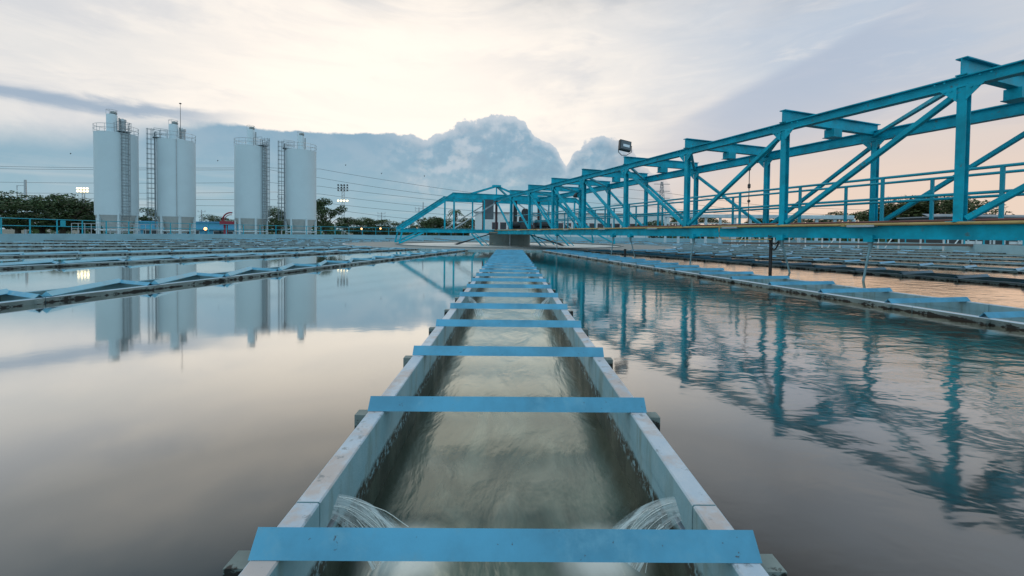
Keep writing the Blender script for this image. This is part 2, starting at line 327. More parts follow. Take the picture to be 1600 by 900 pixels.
# ------------------------------------------------------------------ mesh builder
class MB:
    def __init__(s): s.v = []; s.f = []; s.sm = []
    def add(s, vs, fs, smooth=False):
        o = len(s.v); s.v += [Vector(v) for v in vs]; s.f += [tuple(o+i for i in f) for f in fs]; s.sm += [smooth]*len(fs)
    def frame(s, p0, p1, up=Vector((0, 0, 1))):
        d = (Vector(p1)-Vector(p0)).normalized()
        u = Vector(up)
        if abs(d.dot(u)) > .98: u = Vector((0, 1, 0))
        x = d.cross(u).normalized(); return d, x, x.cross(d).normalized()
    def prism(s, p0, p1, prof, up=Vector((0, 0, 1)), smooth=False):
        """sweep a closed 2D profile [(side, up)] from p0 to p1"""
        d, x, z = s.frame(p0, p1, up); n = len(prof); vs = []
        for p in (Vector(p0), Vector(p1)): vs += [p + x*a + z*b for a, b in prof]
        fs = [(i, (i+1) % n, n+(i+1) % n, n+i) for i in range(n)]
        fs += [tuple(range(n-1, -1, -1)), tuple(range(n, 2*n))]
        s.add(vs, fs, smooth)
    def bar(s, p0, p1, wd, ht, up=Vector((0, 0, 1))):
        c = min(wd, ht)*.08; a, b = wd/2, ht/2
        s.prism(p0, p1, [(-a+c, -b), (a-c, -b), (a, -b+c), (a, b-c), (a-c, b), (-a+c, b), (-a, b-c), (-a, -b+c)], up)
    def ibeam(s, p0, p1, wd, ht, t=.02, up=Vector((0, 0, 1))):
        a, b, k = wd/2, ht/2, t/2
        s.prism(p0, p1, [(-a, -b), (a, -b), (a, -b+t), (k, -b+t), (k, b-t), (a, b-t), (a, b), (-a, b), (-a, b-t), (-k, b-t), (-k, -b+t), (-a, -b+t)], up)
    def tube(s, p0, p1, r, n=8, r2=None):
        d, x, z = s.frame(p0, p1); r2 = r if r2 is None else r2; vs = []
        for p, q in ((Vector(p0), r), (Vector(p1), r2)):
            vs += [p + x*(q*math.cos(2*math.pi*i/n)) + z*(q*math.sin(2*math.pi*i/n)) for i in range(n)]
        s.add(vs, [(i, (i+1) % n, n+(i+1) % n, n+i) for i in range(n)], True)
        s.add(vs[:n], [tuple(range(n-1, -1, -1))]); s.add(vs[n:], [tuple(range(n))])
    def path(s, pts, r, n=6, close=False):
        P = [Vector(p) for p in pts]; vs = []; m = len(P)
        for i, p in enumerate(P):
            d = (P[(i+1) % m]-P[i-1]) if close else (P[min(i+1, m-1)]-P[max(i-1, 0)])
            d.normalize(); u = Vector((0, 0, 1)) if abs(d.z) < .95 else Vector((0, 1, 0)); x = d.cross(u).normalized(); z = x.cross(d)
            vs += [p + x*(r*math.cos(2*math.pi*k/n)) + z*(r*math.sin(2*math.pi*k/n)) for k in range(n)]
        fs = []
        for i in range(m if close else m-1):
            a, b = i*n, ((i+1) % m)*n
            fs += [(a+k, a+(k+1) % n, b+(k+1) % n, b+k) for k in range(n)]
        s.add(vs, fs, True)
    def box(s, c, sz, rz=0.0):
        c = Vector(c); a, b, h = sz[0]/2, sz[1]/2, sz[2]/2; M = Matrix.Rotation(rz, 3, 'Z')
        vs = [c + M @ Vector((x*a, y*b, z*h)) for z in (-1, 1) for y in (-1, 1) for x in (-1, 1)]
        s.add(vs, [(0, 2, 3, 1), (4, 5, 7, 6), (0, 1, 5, 4), (2, 6, 7, 3), (0, 4, 6, 2), (1, 3, 7, 5)])
    def lathe(s, c, prof, n=32, capb=True, capt=True, smooth=True):
        c = Vector(c); vs = []
        for r, z in prof: vs += [c + Vector((r*math.cos(2*math.pi*i/n), r*math.sin(2*math.pi*i/n), z)) for i in range(n)]
        for k in range(len(prof)-1):
            a, b = k*n, (k+1)*n
            o = [(a+i, a+(i+1) % n, b+(i+1) % n, b+i) for i in range(n)]
            if k == 0: fs = o
            else: fs += o
        base = len(s.v); s.add(vs, fs, smooth)
        if capb: s.add(vs[:n], [tuple(range(n-1, -1, -1))])
        if capt: s.add(vs[-n:], [tuple(range(n))])
    def mesh(s, name, m, off=Vector((0, 0, 0))):
        me = bpy.data.meshes.new(name); me.from_pydata([tuple(v-off) for v in s.v], [], s.f); me.materials.append(m)
        me.polygons.foreach_set('use_smooth', s.sm); me.update(); return me
    def build(s, name, m, parent=None):
        off = Vector((0, 0, 0)); p = parent
        while p is not None: off += Vector(p.location); p = p.parent
        return link(name, s.mesh(name, m, off), parent)
def link(name, me, parent=None, loc=(0, 0, 0), rz=0.0):
    o = bpy.data.objects.new(name, me); COL.objects.link(o); o.parent = parent; o.location = loc; o.rotation_euler = (0, 0, rz); return o
def tag(o, label=None, cat=None, group=None, kind=None):
    if label: o['label'] = label
    if cat: o['category'] = cat
    if group: o['group'] = group
    if kind: o['kind'] = kind
    return o
def thing(name, loc, label, cat, group=None, rz=0.0):
    o = bpy.data.objects.new(name, None); COL.objects.link(o); o.location = loc; o.rotation_euler = (0, 0, rz); o.empty_display_size = .2
    return tag(o, label, cat, group)
def bevel(o, wd=.004, seg=2):
    b = o.modifiers.new('bevel', 'BEVEL'); b.width = wd; b.segments = seg; b.limit_method = 'ANGLE'; b.angle_limit = R(40); return o
UPZ = Vector((0, 0, 1))

# ------------------------------------------------------------------ ground
CX, CY = 0.0, 28.158           # basin centre
ZRIM = CZ-.68; ZW = CZ-.735; ZIN = CZ-.965; ZWT = CZ-.30
RIN, ROUT = 7.25, 10.4
def rad(phi):                  # inner radius of the basin wall, phi=0 towards the camera, + right
    d = math.degrees((phi+math.pi) % (2*math.pi)-math.pi)
    return 28.75 - 3.2*math.exp(-((d-62)/26)**2)
def pol(phi, r, z=0.0): return Vector((CX + r*math.sin(phi), CY - r*math.cos(phi), z))
NSEG = 144
g = MB()
gv = [pol(2*math.pi*i/NSEG, rad(2*math.pi*i/NSEG)+.2, 0) for i in range(NSEG)] + [pol(2*math.pi*i/NSEG, 2500, 0) for i in range(NSEG)]
g.add(gv, [(i, i+NSEG, (i+1) % NSEG+NSEG, (i+1) % NSEG) for i in range(NSEG)])
tag(g.build('ground', ground_m), kind='structure')
g = MB(); g.lathe((CX, CY, -1.6), [(30, 0), (30, .01)], 64); tag(g.build('basin_floor', conc), kind='structure')

# basin wall (round, painted) with its coping
b = MB(); prof = [(0, -1.6), (0, ZWT), (.38, ZWT), (.38, -.2)]
vs = []; n = NSEG
for i in range(n):
    ph = 2*math.pi*i/n; dz = -.14 if abs((math.degrees(ph)+180) % 360-180) < 16 else 0
    for dr, z in prof: vs.append(pol(ph, rad(ph)+dr, z+(dz if z > 0 else 0)))
fs = []
for i in range(n):
    a, c = i*4, ((i+1) % n)*4
    for k in range(3): fs.append((a+k, a+k+1, c+k+1, c+k))
b.add(vs, fs)
bw_ = b.build('basin_wall', wallc); tag(bw_, 'long low curved pale blue wall enclosing the round settling basin', 'wall')

# handrail on the basin wall
hr = thing('basin_handrail', (0, 0, 0), 'long thin blue two-bar handrail standing on the curved basin wall', 'handrail')
pts = []; a = R(48); step = 1.6
while a < R(360-62):
    pts.append(pol(a, rad(a)+.22, ZWT)); a += step/rad(a)
for hz, nm in ((.90, 'top_rail'), (.47, 'middle_rail')):
    q = MB(); q.path([p+UPZ*hz for p in pts], .026, 6); q.build(nm, teal_d, hr)
pm = MB(); pm.box((0, 0, .45), (.05, .05, .89)); pm.box((0, 0, .006), (.11, .11, .012)); pme = pm.mesh('post', teal_d)
for i, p in enumerate(pts):
    if i < 100: link('post', pme, hr, p)
q = MB(); pgate = at(95, 350, 26.0)
# small gate plate seen on the left rail
q.box(pol(R(360-88.5), rad(0)+.18, ZWT+.66), (.03, .30, .40)); q.build('sign_plate', teal_d, hr)

# ------------------------------------------------------------------ launders
def angs():
    A = [0.0]; lab = {0: 0}
    L = []
    for j in range(1, 15): L.append((R(-11.67 if j == 1 else -12.35*j), 'L', j))
    for j in range(1, 16): L.append((R({1: 10.75, 2: 21.6, 3: 31.5}.get(j, 10.6*j if j < 6 else 53.0+(j-5)*11.5)), 'R', j))
    return [(0.0, 'C', 0)] + L
LA = angs(); HW = .533
def hw(side): return .335 if side == 'L' else .533
ordn = ['', 'first', 'second', 'third', 'fourth', 'fifth', 'sixth', 'seventh', 'eighth', 'ninth']
def sidewall(Lh, side, seams, jets=(), HW=.533):
    """one wall of a launder in local coords: y runs outwards, outer face at x=side*HW"""
    q = MB(); xo, xi = side*HW, side*(HW-.063); xw = side*(HW-.054)
    cuts = [0.0] + [s for s in seams if 0 < s < Lh] + [Lh]
    for a_, b_ in zip(cuts[:-1], cuts[1:]):
        a2, b2 = a_+.0025, b_-.0025
        zt = ZRIM
        pr = [(xo, zt-.09), (xo, zt-.006), (xo-side*.006, zt), (xi+side*.004, zt), (xi, zt-.004), (xi, zt-.09)]
        vs = [(x, y, z) for y in (a2, b2) for x, z in pr]; m_ = len(pr)
        f_ = [(i, (i+1) % m_, m_+(i+1) % m_, m_+i) for i in range(m_)] + [tuple(range(m_)), tuple(range(2*m_-1, m_-1, -1))]
        q.add(vs, f_)
    # lower plate, interrupted by weir notches
    segs = []; y = 0.0
    for j in sorted(jets): segs.append((y, j-.045)); y = j+.045
    segs.append((y, Lh))
    for a_, b_ in segs:
        for zz0, zz1 in ((CZ-1.35, ZRIM-.09),):
            x0_, x1_ = sorted((xo-side*.004, xi+side*.004))
            q.box(((x0_+x1_)/2, (a_+b_)/2, (zz0+zz1)/2), (x1_-x0_, b_-a_, zz1-zz0))
    for j in jets:
        x0_, x1_ = sorted((xo-side*.004, xi+side*.004))
        q.box(((x0_+x1_)/2, j, (CZ-1.35+CZ-.80)/2), (x1_-x0_, .09, .55))
    return q
# shared meshes
q = MB()
q.prism((-HW, 0, 0), (HW, 0, 0), [(-.036, 0), (-.031, 0), (0, .038), (.031, 0), (.036, 0), (.0, .0445)], UPZ); bar_me = q.mesh('crossbar', barblue)
q = MB(); d_ = Vector((2*HW, -1.05, 0))
q.prism((-.31, -.05, .004), (.31, -1.15, .004), [(-.045, 0), (.045, 0), (.045, .006), (0, .05), (-.045, .006)], UPZ); brace_me = q.mesh('diagonal_brace', pale_bar)
q = MB(); q.box((0, 0, -.035), (.05, .05, .05)); bracket_me = q.mesh('bracket', sidemat)
cache = {}
def local_frame(phi):
    return pol(phi, ROUT), phi+math.pi
q = MB()
q.prism((-.335, 0, 0), (.335, -.14, 0), [(-.036, 0), (-.031, 0), (0, .030), (.031, 0), (.036, 0), (.0, .0365)], UPZ); skew_me = q.mesh('crossbar', mat('faded_bar_paint', (.09, .36, .52), .45, var=.15, vscale=3, spots=(.25, .45, .52), sscale=9, sth=(.5, .7)))
tip = MB(); tip.box((0, 0, .02), (.05, .03, .035)); tip_me = tip.mesh('end_clip', galv)
JETS = (1.13, 4.86, 8.55)
for phi, side, j in LA:
    Lr = rad(phi)-ROUT+.05
    if side == 'C': Lr = 28.3-ROUT-.02
    grp = None
    if side == 'C': lab = 'central launder channel running straight away from the camera with blue crossbars'
    elif j <= 7: lab = '%s launder channel to the %s of the central one, with blue crossbars' % (ordn[j], 'left' if side == 'L' else 'right')
    else:
        lab = 'far radial launder channel reaching from the centre ring to the distant basin wall'; grp = 'far launders beyond the centre pier'
    loc, th = local_frame(phi)
    t = thing('launder', loc, lab, 'water channel', grp, th)
    near = side == 'C' or j <= 3
    seams = []; y = Lr
    if side == 'C':
        y0 = 28.158-1.045-ROUT; seams = sorted(y0-1.83*i for i in range(0, 10))+[y0+.9]; seams = sorted(seams)
    elif near: seams = [Lr-2.2*i for i in range(9, 0, -1)]
    for sd_ in (-1, 1):
        jets = [28.158-z_-ROUT for z_ in JETS] if side == 'C' else ()
        key = (hw(side), round(Lr, 2), sd_, near, side == 'C', side == 'R' and j == 1)
        if key not in cache:
            wm_ = sidewall(Lr, sd_, seams, jets, hw(side))
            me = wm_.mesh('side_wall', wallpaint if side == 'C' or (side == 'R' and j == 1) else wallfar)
            me.materials.append(sidemat)
            for pl in me.polygons:
                c_ = pl.center
                if abs(pl.normal.x) > .7 and abs(c_.x) > hw(side)-.02: pl.material_index = 1
            cache[key] = me
        link('side_wall', cache[key], t)
    if side == 'C':
        ys = [28.158-(.892+.7338*k)-ROUT for k in range(-1, 24)]
    elif side == 'L':
        r0 = {1: 24.45}.get(j, 24.6-.37*j); ys = [r0-ROUT+1.05*k for k in range(-13, 5)]
    else:
        r0 = {1: 24.89}.get(j, 24.5-.31*j); st_ = .78 if j <= 3 else 2.4; ys = [r0-ROUT+st_*k for k in range(-18, 6)]
    ys = [y for y in ys if .08 < y < Lr-.1]
    for y in ys:
        link('crossbar', skew_me if side == 'L' else bar_me, t, (0, y, ZRIM+.001), random.uniform(-.009, .009))
        if near:
            for sd_ in (-1, 1):
                bo = link('bracket', bracket_me, t, (sd_*(hw(side)+.024), y+.015, ZRIM-.004))
        if side == 'L' and j <= 8: pass
    if side == 'L' and j <= 3:
        for y in ys:
            if y > 1.5: link('diagonal_brace', brace_me, t, (0, y-.02, ZRIM+.001))
    if not near:
        for y in ys[::2]: link('end_clip', tip_me, t, (hw(side)-.03, y, ZRIM+.03)); 

# launder water
q = MB()
for phi, side, j in LA:
    L0, L1 = ROUT-.1, (28.3 if side == 'C' else rad(phi))
    u = Vector((math.sin(phi), -math.cos(phi), 0)); v = Vector((math.cos(phi), math.sin(phi), 0)); c0 = Vector((CX, CY, ZIN)); x_ = hw(side)-.03
    q.add([c0+u*L0-v*x_, c0+u*L0+v*x_, c0+u*L1+v*x_, c0+u*L1-v*x_], [(0, 3, 2, 1)])
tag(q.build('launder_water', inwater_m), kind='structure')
# basin water between the launders, and the centre pool
q = MB(); srt = sorted(LA, key=lambda a: a[0] % (2*math.pi)); N_ = 24
for i, (phi, sd_, j) in enumerate(srt):
    p2 = srt[(i+1) % len(srt)][0]; h1, h2 = hw(sd_), hw(srt[(i+1) % len(srt)][1])
    if p2 <= phi: p2 += 2*math.pi
    phi_ = phi % (2*math.pi); p2 = p2 % (2*math.pi)
    def edge(ph, s, sg, hh):
        u = Vector((math.sin(ph), -math.cos(ph), 0)); v = Vector((math.cos(ph), math.sin(ph), 0))
        return Vector((CX, CY, ZW)) + u*s + v*(sg*(hh-.03))
    vs = []
    for k in range(N_+1):
        f_ = k/N_; s1 = (ROUT-.15)*(1-f_)+(rad(phi_)+.12)*f_; s2 = (ROUT-.15)*(1-f_)+(rad(p2)+.12)*f_
        vs += [edge(phi_, s1, 1, h1), edge(p2, s2, -1, h2)]
    q.add(vs, [(2*k, 2*k+2, 2*k+3, 2*k+1) for k in range(N_)])
wt = q.build('basin_water', water_m); tag(wt, kind='structure')
import bmesh
bm = bmesh.new(); bm.from_mesh(wt.data)
for f_ in bm.faces:
    if f_.normal.z < 0: f_.normal_flip()
bm.to_mesh(wt.data); bm.free()

q = MB(); q.add([pol(2*math.pi*i/72, RIN+.1, ZW) for i in range(72)], [tuple(range(72))]); tag(q.build('pool_water', mat('sky_pale_pool_water', (.62, .60, .56), .35, var=.15, vscale=2)), kind='structure')  # pale base of the churned pool has the bright sky's reflection painted in
# centre ring: wall, plate and lip
rt = thing('centre_ring', (CX, CY, 0), 'wide flat grey ring plate around the pool under the bridge centre', 'tank ring')
def ringmb(r0, r1, z0, z1, n=96):
    q = MB(); vs = []
    for i in range(n):
        a = 2*math.pi*i/n
        for r, z in ((r0, z0), (r0, z1), (r1, z1), (r1, z0)): vs.append((CX+r*math.cos(a), CY+r*math.sin(a), z))
    fs = []
    for i in range(n):
        a, c = i*4, ((i+1) % n)*4
        for k in range(4): fs.append((a+k, a+(k+1) % 4, c+(k+1) % 4, c+k))
    q.add(vs, fs); return q
ringmb(ROUT-.12, ROUT, -1, ZRIM+.004).build('outer_wall', wallpaint, rt)
ringmb(RIN+.14, ROUT-.122, ZRIM-.18, ZRIM-.03).build('cover_plate', platec, rt)
ringmb(RIN, RIN+.138, -1, ZRIM+.01).build('inner_lip', platec, rt)

# ------------------------------------------------------------------ water jets
def jetmat():
    m = bpy.data.materials.new('white_falling_water'); m.use_nodes = True; n = NT(m.node_tree); b = n.n['Principled BSDF']
    b.inputs['Base Color'].default_value = (.75, .80, .80, 1); b.inputs['Roughness'].default_value = .12
    g = n.add('ShaderNodeTexCoord'); uv = g.outputs['UV']
    v = n.noise(n.scl(uv, (4.0, .9, 1)), 1.7, 5, .66, .8)
    uvs_ = n.add('ShaderNodeSeparateXYZ'); n.put(uvs_.inputs[0], uv)
    n.put(b.inputs['Alpha'], n.m('ADD', n.m('MULTIPLY', n.ss(v, .40, .62), n.ss(uvs_.outputs[1], .1, .75, .25, 1.0)), .22, clamp=True))
    b.inputs['IOR'].default_value = 1.4
    return m
jetm = jetmat()
foam = mat('foam', (.85, .88, .86), .35)
def jet(z_, sg):
    """arched sheet of water from a notch (world x side sg) falling into the launder"""
    y0 = z_; NU, NV = 16, 14
    def pt(u, t, e=0.0):
        reach = .10+.085*u; x = sg*(.475-reach*t); z = CZ-.728-.03*(1-u)-.235*(.45*t+.55*t*t)
        wd_ = .055+.05*t; yy = y0+(u-.5)*wd_+.11*t
        z += (.006*math.sin(u*19)+.004*math.sin(u*43+2))*t + .03*(1-abs(2*u-1))*t*(1-t)+e
        return Vector((x, yy, z))
    vs = []; uvs = []
    for a in range(NU+1):
        for k in range(NV+1):
            vs.append(pt(a/NU, k/NV)); uvs.append((a/NU, k/NV))
    q = MB(); q.add(vs, [(a*(NV+1)+k, a*(NV+1)+k+1, (a+1)*(NV+1)+k+1, (a+1)*(NV+1)+k) for a in range(NU) for k in range(NV)], True)
    me = q.mesh('sheet', jetm, Vector((sg*.475, z_, CZ-.735)))
    ul = me.uv_layers.new(name='UVMap')
    for lp in me.loops: ul.data[lp.index].uv = uvs[lp.vertex_index]
    near = {JETS[0]: 'nearest', JETS[1]: 'middle', JETS[2]: 'farthest'}[z_]
    t = thing('water_jet', (sg*.475, z_, CZ-.735), '%s clear white-streaked water jet spilling from the %s wall of the central launder' % (near, 'left' if sg < 0 else 'right'), 'water jet', 'water jets falling into the central launder')
    link('sheet', me, t)
    for k in range(9):
        u0 = random.uniform(.1, .9); u1 = u0+random.uniform(-.3, .3); t0, t1 = random.uniform(.0, .45), random.uniform(.75, 1.0)
        pts = [pt(u0+(u1-u0)*i/9, t0+(t1-t0)*i/9, .003) for i in range(10)]
        s = MB(); s.path(pts, random.uniform(.0005, .0013), 5); s.build('strand', foam, t)
for z_ in JETS:
    for sg in (-1, 1): jet(z_, sg)

# ------------------------------------------------------------------ bridge
BD = R(20.0085); PAN = 2.6898; DK = CZ+.236
du = Vector((math.sin(BD), -math.cos(BD), 0)); dw = Vector((math.cos(BD), math.sin(BD), 0)); B0 = Vector((.0735, 23.7537, 0)); WD = 2.88
def nb(n, w=0.0, z=0.0): return B0 + du*(n*PAN) + dw*w + UPZ*z
def ztop(n): return CZ+2.2032+.0161*n + .02
br = thing('truss_bridge', (CX, CY, ZW), 'long turquoise steel truss bridge spanning from the centre pier to the right', 'truss bridge')
NA, NZ = -1, 9
for w_, nm in ((0, 'near'), (WD, 'far')):
    q = MB(); q.ibeam(nb(-1.6, w_, DK-.125), nb(NZ+.3, w_, DK-.125), .11, .25, .014); q.build('bottom_chord', teal, br)
    q = MB()
    if w_ == 0: q.ibeam(nb(NA, w_, ztop(NA)-.08), nb(NZ, w_, ztop(NZ)-.08), .15, .16, .018)
    else: q.ibeam(nb(NA, w_, ztop(NA)-.005), nb(NZ, w_, ztop(NZ)-.005), .17, .235, .02)
    for i in range(NA, NZ+1):      # splice plates with bolts
        for s_ in (-.32, -.2, .2, .32): q.tube(nb(i+s_*.35, w_-.085, ztop(i)-.05), nb(i+s_*.35, w_-.070, ztop(i)-.05), .012, 6)
    q.build('top_chord', teal, br)
    for i in range(NA, NZ+1):
        wv = .16 if i in (0, 3) and w_ == 0 else .108
        q = MB(); q.ibeam(nb(i, w_, DK+.002), nb(i, w_, ztop(i)-.13), wv, .12, .012, up=-dw)
        q.box(nb(i, w_, DK+.012), (.24, .2, .016), -BD)
        gz = ztop(i)-(.12 if w_ else .16); gs = -.012-.07
        for s_ in (-1, 1): q.add([nb(i, w_+gs, gz)+du*(s_*.05), nb(i, w_+gs, gz)+du*(s_*.24), nb(i, w_+gs, gz-.2)+du*(s_*.05), nb(i, w_+gs+.012, gz)+du*(s_*.05), nb(i, w_+gs+.012, gz)+du*(s_*.24), nb(i, w_+gs+.012, gz-.2)+du*(s_*.05)], [(0, 1, 2), (3, 5, 4), (0, 3, 4, 1), (1, 4, 5, 2), (2, 5, 3, 0)])
        for s_ in (-.18, -.11, .11, .18): q.tube(nb(i, w_+gs-.014, gz-.03)+du*s_, nb(i, w_+gs+.001, gz-.03)+du*s_, .014, 6)
        q.build('vertical', teal if i != -1 else brownst, br)
        if i < NZ:
            a_, b_ = ((i, ztop(i)-.24), (i+1, DK+.06)) if i < 5 else ((i+1, ztop(i+1)-.24), (i, DK+.06))
            q = MB(); q.bar(nb(a_[0]+(.03 if i < 5 else -.03), w_, a_[1]), nb(b_[0]+(-.03 if i < 5 else .03), w_, b_[1]), .075, .095, up=dw)
            q.build('diagonal', teal, br)
for i in range(0, NZ+1):
    zt_ = ztop(i)
    q = MB(); q.ibeam(nb(i, -.10, zt_+.127), nb(i, WD+.05, zt_+.127), .13, .25, .016); q.build('cross_beam', teal, br)
    q = MB(); q.box(nb(i, WD/2, zt_-.085), (.26, .2, .17), BD); q.box(nb(i, WD/2, zt_-.172), (.32, .24, .012), BD)
    q.build('hanger_block', teal, br)
    if i > 0:
        q = MB(); q.bar(nb(i, .08, zt_-.03), nb(i-1, WD-.08, zt_-.03), .07, .07); q.build('lateral_brace', teal, br)
    q = MB(); q.ibeam(nb(i, .06, DK-.13), nb(i, WD-.06, DK-.13), .1, .16, .012); q.build('floor_beam', teal, br)
q = MB()
for s_ in range(56):
    a_ = -1.5+s_*.19
    q.box(nb(a_+.09, 1.44, DK-.02), (2.7, PAN*.185, .03), BD)
q.build('walkway_deck', mat('walkway_grating', (.07, .085, .09), .6, .2), br)
for w_, s0, stp, nm in ((1.46, 18.7, 1.63, 'near'), (2.39, 17.4, 1.55, 'far')):
    ra = thing('handrail', (0, 0, 0), None, None); ra.parent = br; ra.location = -Vector(br.location)
    for hz in (1.17, .765):
        q = MB(); q.tube(nb(-1.2, w_, CZ+hz), nb(8.7, w_, CZ+hz), .026, 8); q.build('rail', teal_d, ra)
    s_ = s0+3*stp
    while s_ > -1.5:
        q = MB(); q.bar(nb(s_/PAN, w_, DK+.04), nb(s_/PAN, w_, CZ+1.16), .05, .05, up=du); q.build('post', teal_d, ra); s_ -= stp
# pipes along the edge
q = MB(); q.tube(nb(-1.2, -.11, DK-.012), nb(8.9, -.11, DK-.012), .024, 8)
for i in range(0, 9): q.box(nb(i+.45, -.095, DK-.012), (.10, .08, .058), -BD)
q.build('edge_pipe', yellow, br)
q = MB(); q.tube(nb(3.6, .62, DK+.05), nb(8.9, .62, DK+.05), .02, 8); q.build('water_pipe', rustpipe, br)
q = MB(); pd = nb(5.45, -.15, 0); q.path([nb(5.45, -.12, DK+.02), nb(5.45, -.15, DK-.1), nb(5.46, -.15, CZ-.02), nb(5.52, -.15, CZ-.07), nb(5.8, -.15, CZ-.07), nb(5.95, -.15, CZ-.05)], .011, 6)
q.build('conduit', yellow, br)
for i in range(0, 9):
    q = MB(); q.box(nb(i+.55, -.085, DK-.035), (.42, .10, .035), -(R(90)-BD)); q.build('cable_clamp', galv, br)
# hanging rods down to the scraper arm
def nfor(px): 
    U = (px-795)/F; return (23.75*U-.074)/(.92+2.528*U)
for k, (px, lean_) in enumerate(((869, 0), (957, -.1), (984, .25), (1083, -.12), (1222, .28), (1362, -.16))):
    nn = nfor(px); q = MB(); top = nb(nn, 0, CZ+.02); bot = nb(nn, 0, ZW-.25) + du*(-lean_*.0) + Vector((lean_*.9, 0, 0))
    q.tube(top - UPZ*.12, bot, .018, 8); q.tube(top+UPZ*.0, top-UPZ*.22, .055, 10, .022)
    hro = q.build('hanger_rod', mat('grey_green_rod', (.20, .34, .38), .5), br)
    q = MB(); q.box(top-UPZ*.03, (.15, .14, .12), BD); q.build('rod_bracket', teal, br)
q = MB(); q.tube(nb(nfor(1205), 0, CZ+.02), nb(nfor(1205), 0, ZW-.1), .032, 10); q.tube(nb(nfor(976), 0, CZ-.45), nb(nfor(976), 0, ZW-.1), .04, 8); q.build('black_standpipe', black, br)
q = MB(); a_ = nb(nfor(1203), -.04, CZ+.0); c_ = nb(nfor(1221), -.06, CZ-.10)
q.path([a_.lerp(c_, f_/12)+UPZ*(-.22*math.sin(math.pi*f_/12)) for f_ in range(13)], .014, 6)
q.path([a_.lerp(c_, f_/12)+UPZ*(-.13*math.sin(math.pi*f_/12)+.03) for f_ in range(13)], .012, 6); q.build('cable_loop', black, br)
q = MB(); ch = nb(5, 2.2, 0); q.tube(ch+UPZ*(ztop(5)-.1), ch+UPZ*(DK+.1), .012, 6)
for zz in (1.9, 1.45, 1.4, 1.0): q.lathe(ch+UPZ*(CZ+zz-.05), [(.01, 0), (.04, .03), (.04, .07), (.01, .1)], 8)
q.build('hoist_chain', mat('brown_chain', (.12, .10, .09), .6, .4), br)

# cross frame over the centre (part of the turning bridge)
cf = thing('cross_frame', (0, 0, 0), None, None); cf.parent = br; cf.location = -Vector(br.location)
def cp(s, t, z): return Vector((CX, CY, 0)) + dw*s + du*t + UPZ*z
for t_ in (-1.4, 1.4):
    q = MB(); q.ibeam(cp(-7.25, t_, DK-.1), cp(7.25, t_, DK-.1), .12, .2, .014); q.build('lower_beam', teal, cf)
    zt_ = CZ+2.46
    q = MB(); q.ibeam(cp(-4.2, t_, zt_-.17), cp(4.2, t_, zt_-.17), .16, .34, .018); q.build('upper_beam', teal, cf)
    for sg in (-1, 1):
        q = MB(); q.ibeam(cp(sg*7.2, t_, DK+.03), cp(sg*4.15, t_, zt_-.12), .13, .22, .014); q.build('sloping_end', teal, cf)
        q = MB(); q.bar(cp(sg*4.1, t_, DK), cp(sg*4.1, t_, zt_-.34), .10, .10); q.build('post', teal, cf)
        q = MB(); q.bar(cp(sg*2.2, t_, DK), cp(sg*2.2, t_, zt_-.34), .09, .09); q.build('post', teal, cf)
        q = MB(); q.bar(cp(sg*4.1, t_, DK+.05), cp(sg*1.15, t_, zt_-.34), .07, .07); q.build('stay', galv, cf)
        q = MB(); q.bar(cp(sg*7.15, t_, DK-.2), cp(sg*7.3, t_, ZRIM+.06), .09, .09); q.build('leg', teal, cf)
        q = MB(); q.bar(cp(sg*5.9, t_, DK-.2), cp(sg*7.25, t_, ZRIM+.10), .09, .10); q.build('leg_brace', teal, cf)
for sg in (-1, 1):
    q = MB(); q.bar(cp(sg*7.2, -1.4, DK-.1), cp(sg*7.2, 1.4, DK-.1), .1, .16); q.bar(cp(sg*4.1, -1.4, CZ+2.3), cp(sg*4.1, 1.4, CZ+2.3), .1, .14); q.build('tie_beam', teal, cf)
for t_, s_ in ((1.4, .9), (1.4, 2.9), (-1.4, 3.2), (1.4, -3.0)):
    q = MB(); q.bar(cp(s_, t_, DK-.25), cp(s_+.75, t_+.3, ZW-.1), .09, .09); q.bar(cp(s_+.25, t_, DK-.25), cp(s_+1.15, t_+.3, ZW-.1), .05, .05); q.build('under_brace', teal, cf)
# lifting frame above the centre
q = MB(); pk = cp(-1.35, 1.2, CZ+3.0)
for s_, t_ in ((-3.1, 1.3), (.2, 1.3), (-3.1, -.6), (.2, -.6)): q.bar(pk, cp(s_, t_, CZ+2.42), .08, .12)
q.bar(pk-UPZ*.0, pk-UPZ*.62, .08, .08); q.box(pk, (.5, .3, .12), BD); q.build('lifting_frame', teal, cf)

# centre pier
pt = thing('centre_pier', (CX, CY, 0), 'round weathered concrete pier with rust stains under the bridge centre', 'pier')
q = MB(); q.lathe((CX, CY, -1.5), [(1.36, 0), (1.36, DK+1.5-.28), (1.40, DK+1.5-.22)], 40); q.build('column', conc, pt)
q = MB(); q.lathe((CX-.0, CY, DK-.215), [(2.3, 0), (2.35, .03), (2.35, .10)], 40); q.build('platform', mat('tan_platform', (.30, .25, .20), .8, spots=(.12, .08, .06)), pt)
q = MB(); q.tube((CX+.02, CY-1.42, ZW-.3), (CX+.02, CY-1.42, DK-.2), .04, 8); q.build('drain_pipe', galv, pt)
for sg in (-1, 1):
    q = MB(); q.tube((CX+sg*1.3, CY-.7, DK-.25), (CX+sg*3.6, CY-1.0, ZW-.05), .035, 6); q.tube((CX+sg*1.3, CY+.7, DK-.25), (CX+sg*3.9, CY+.5, ZW-.05), .035, 6); q.build('stay_cable', darkst, pt)
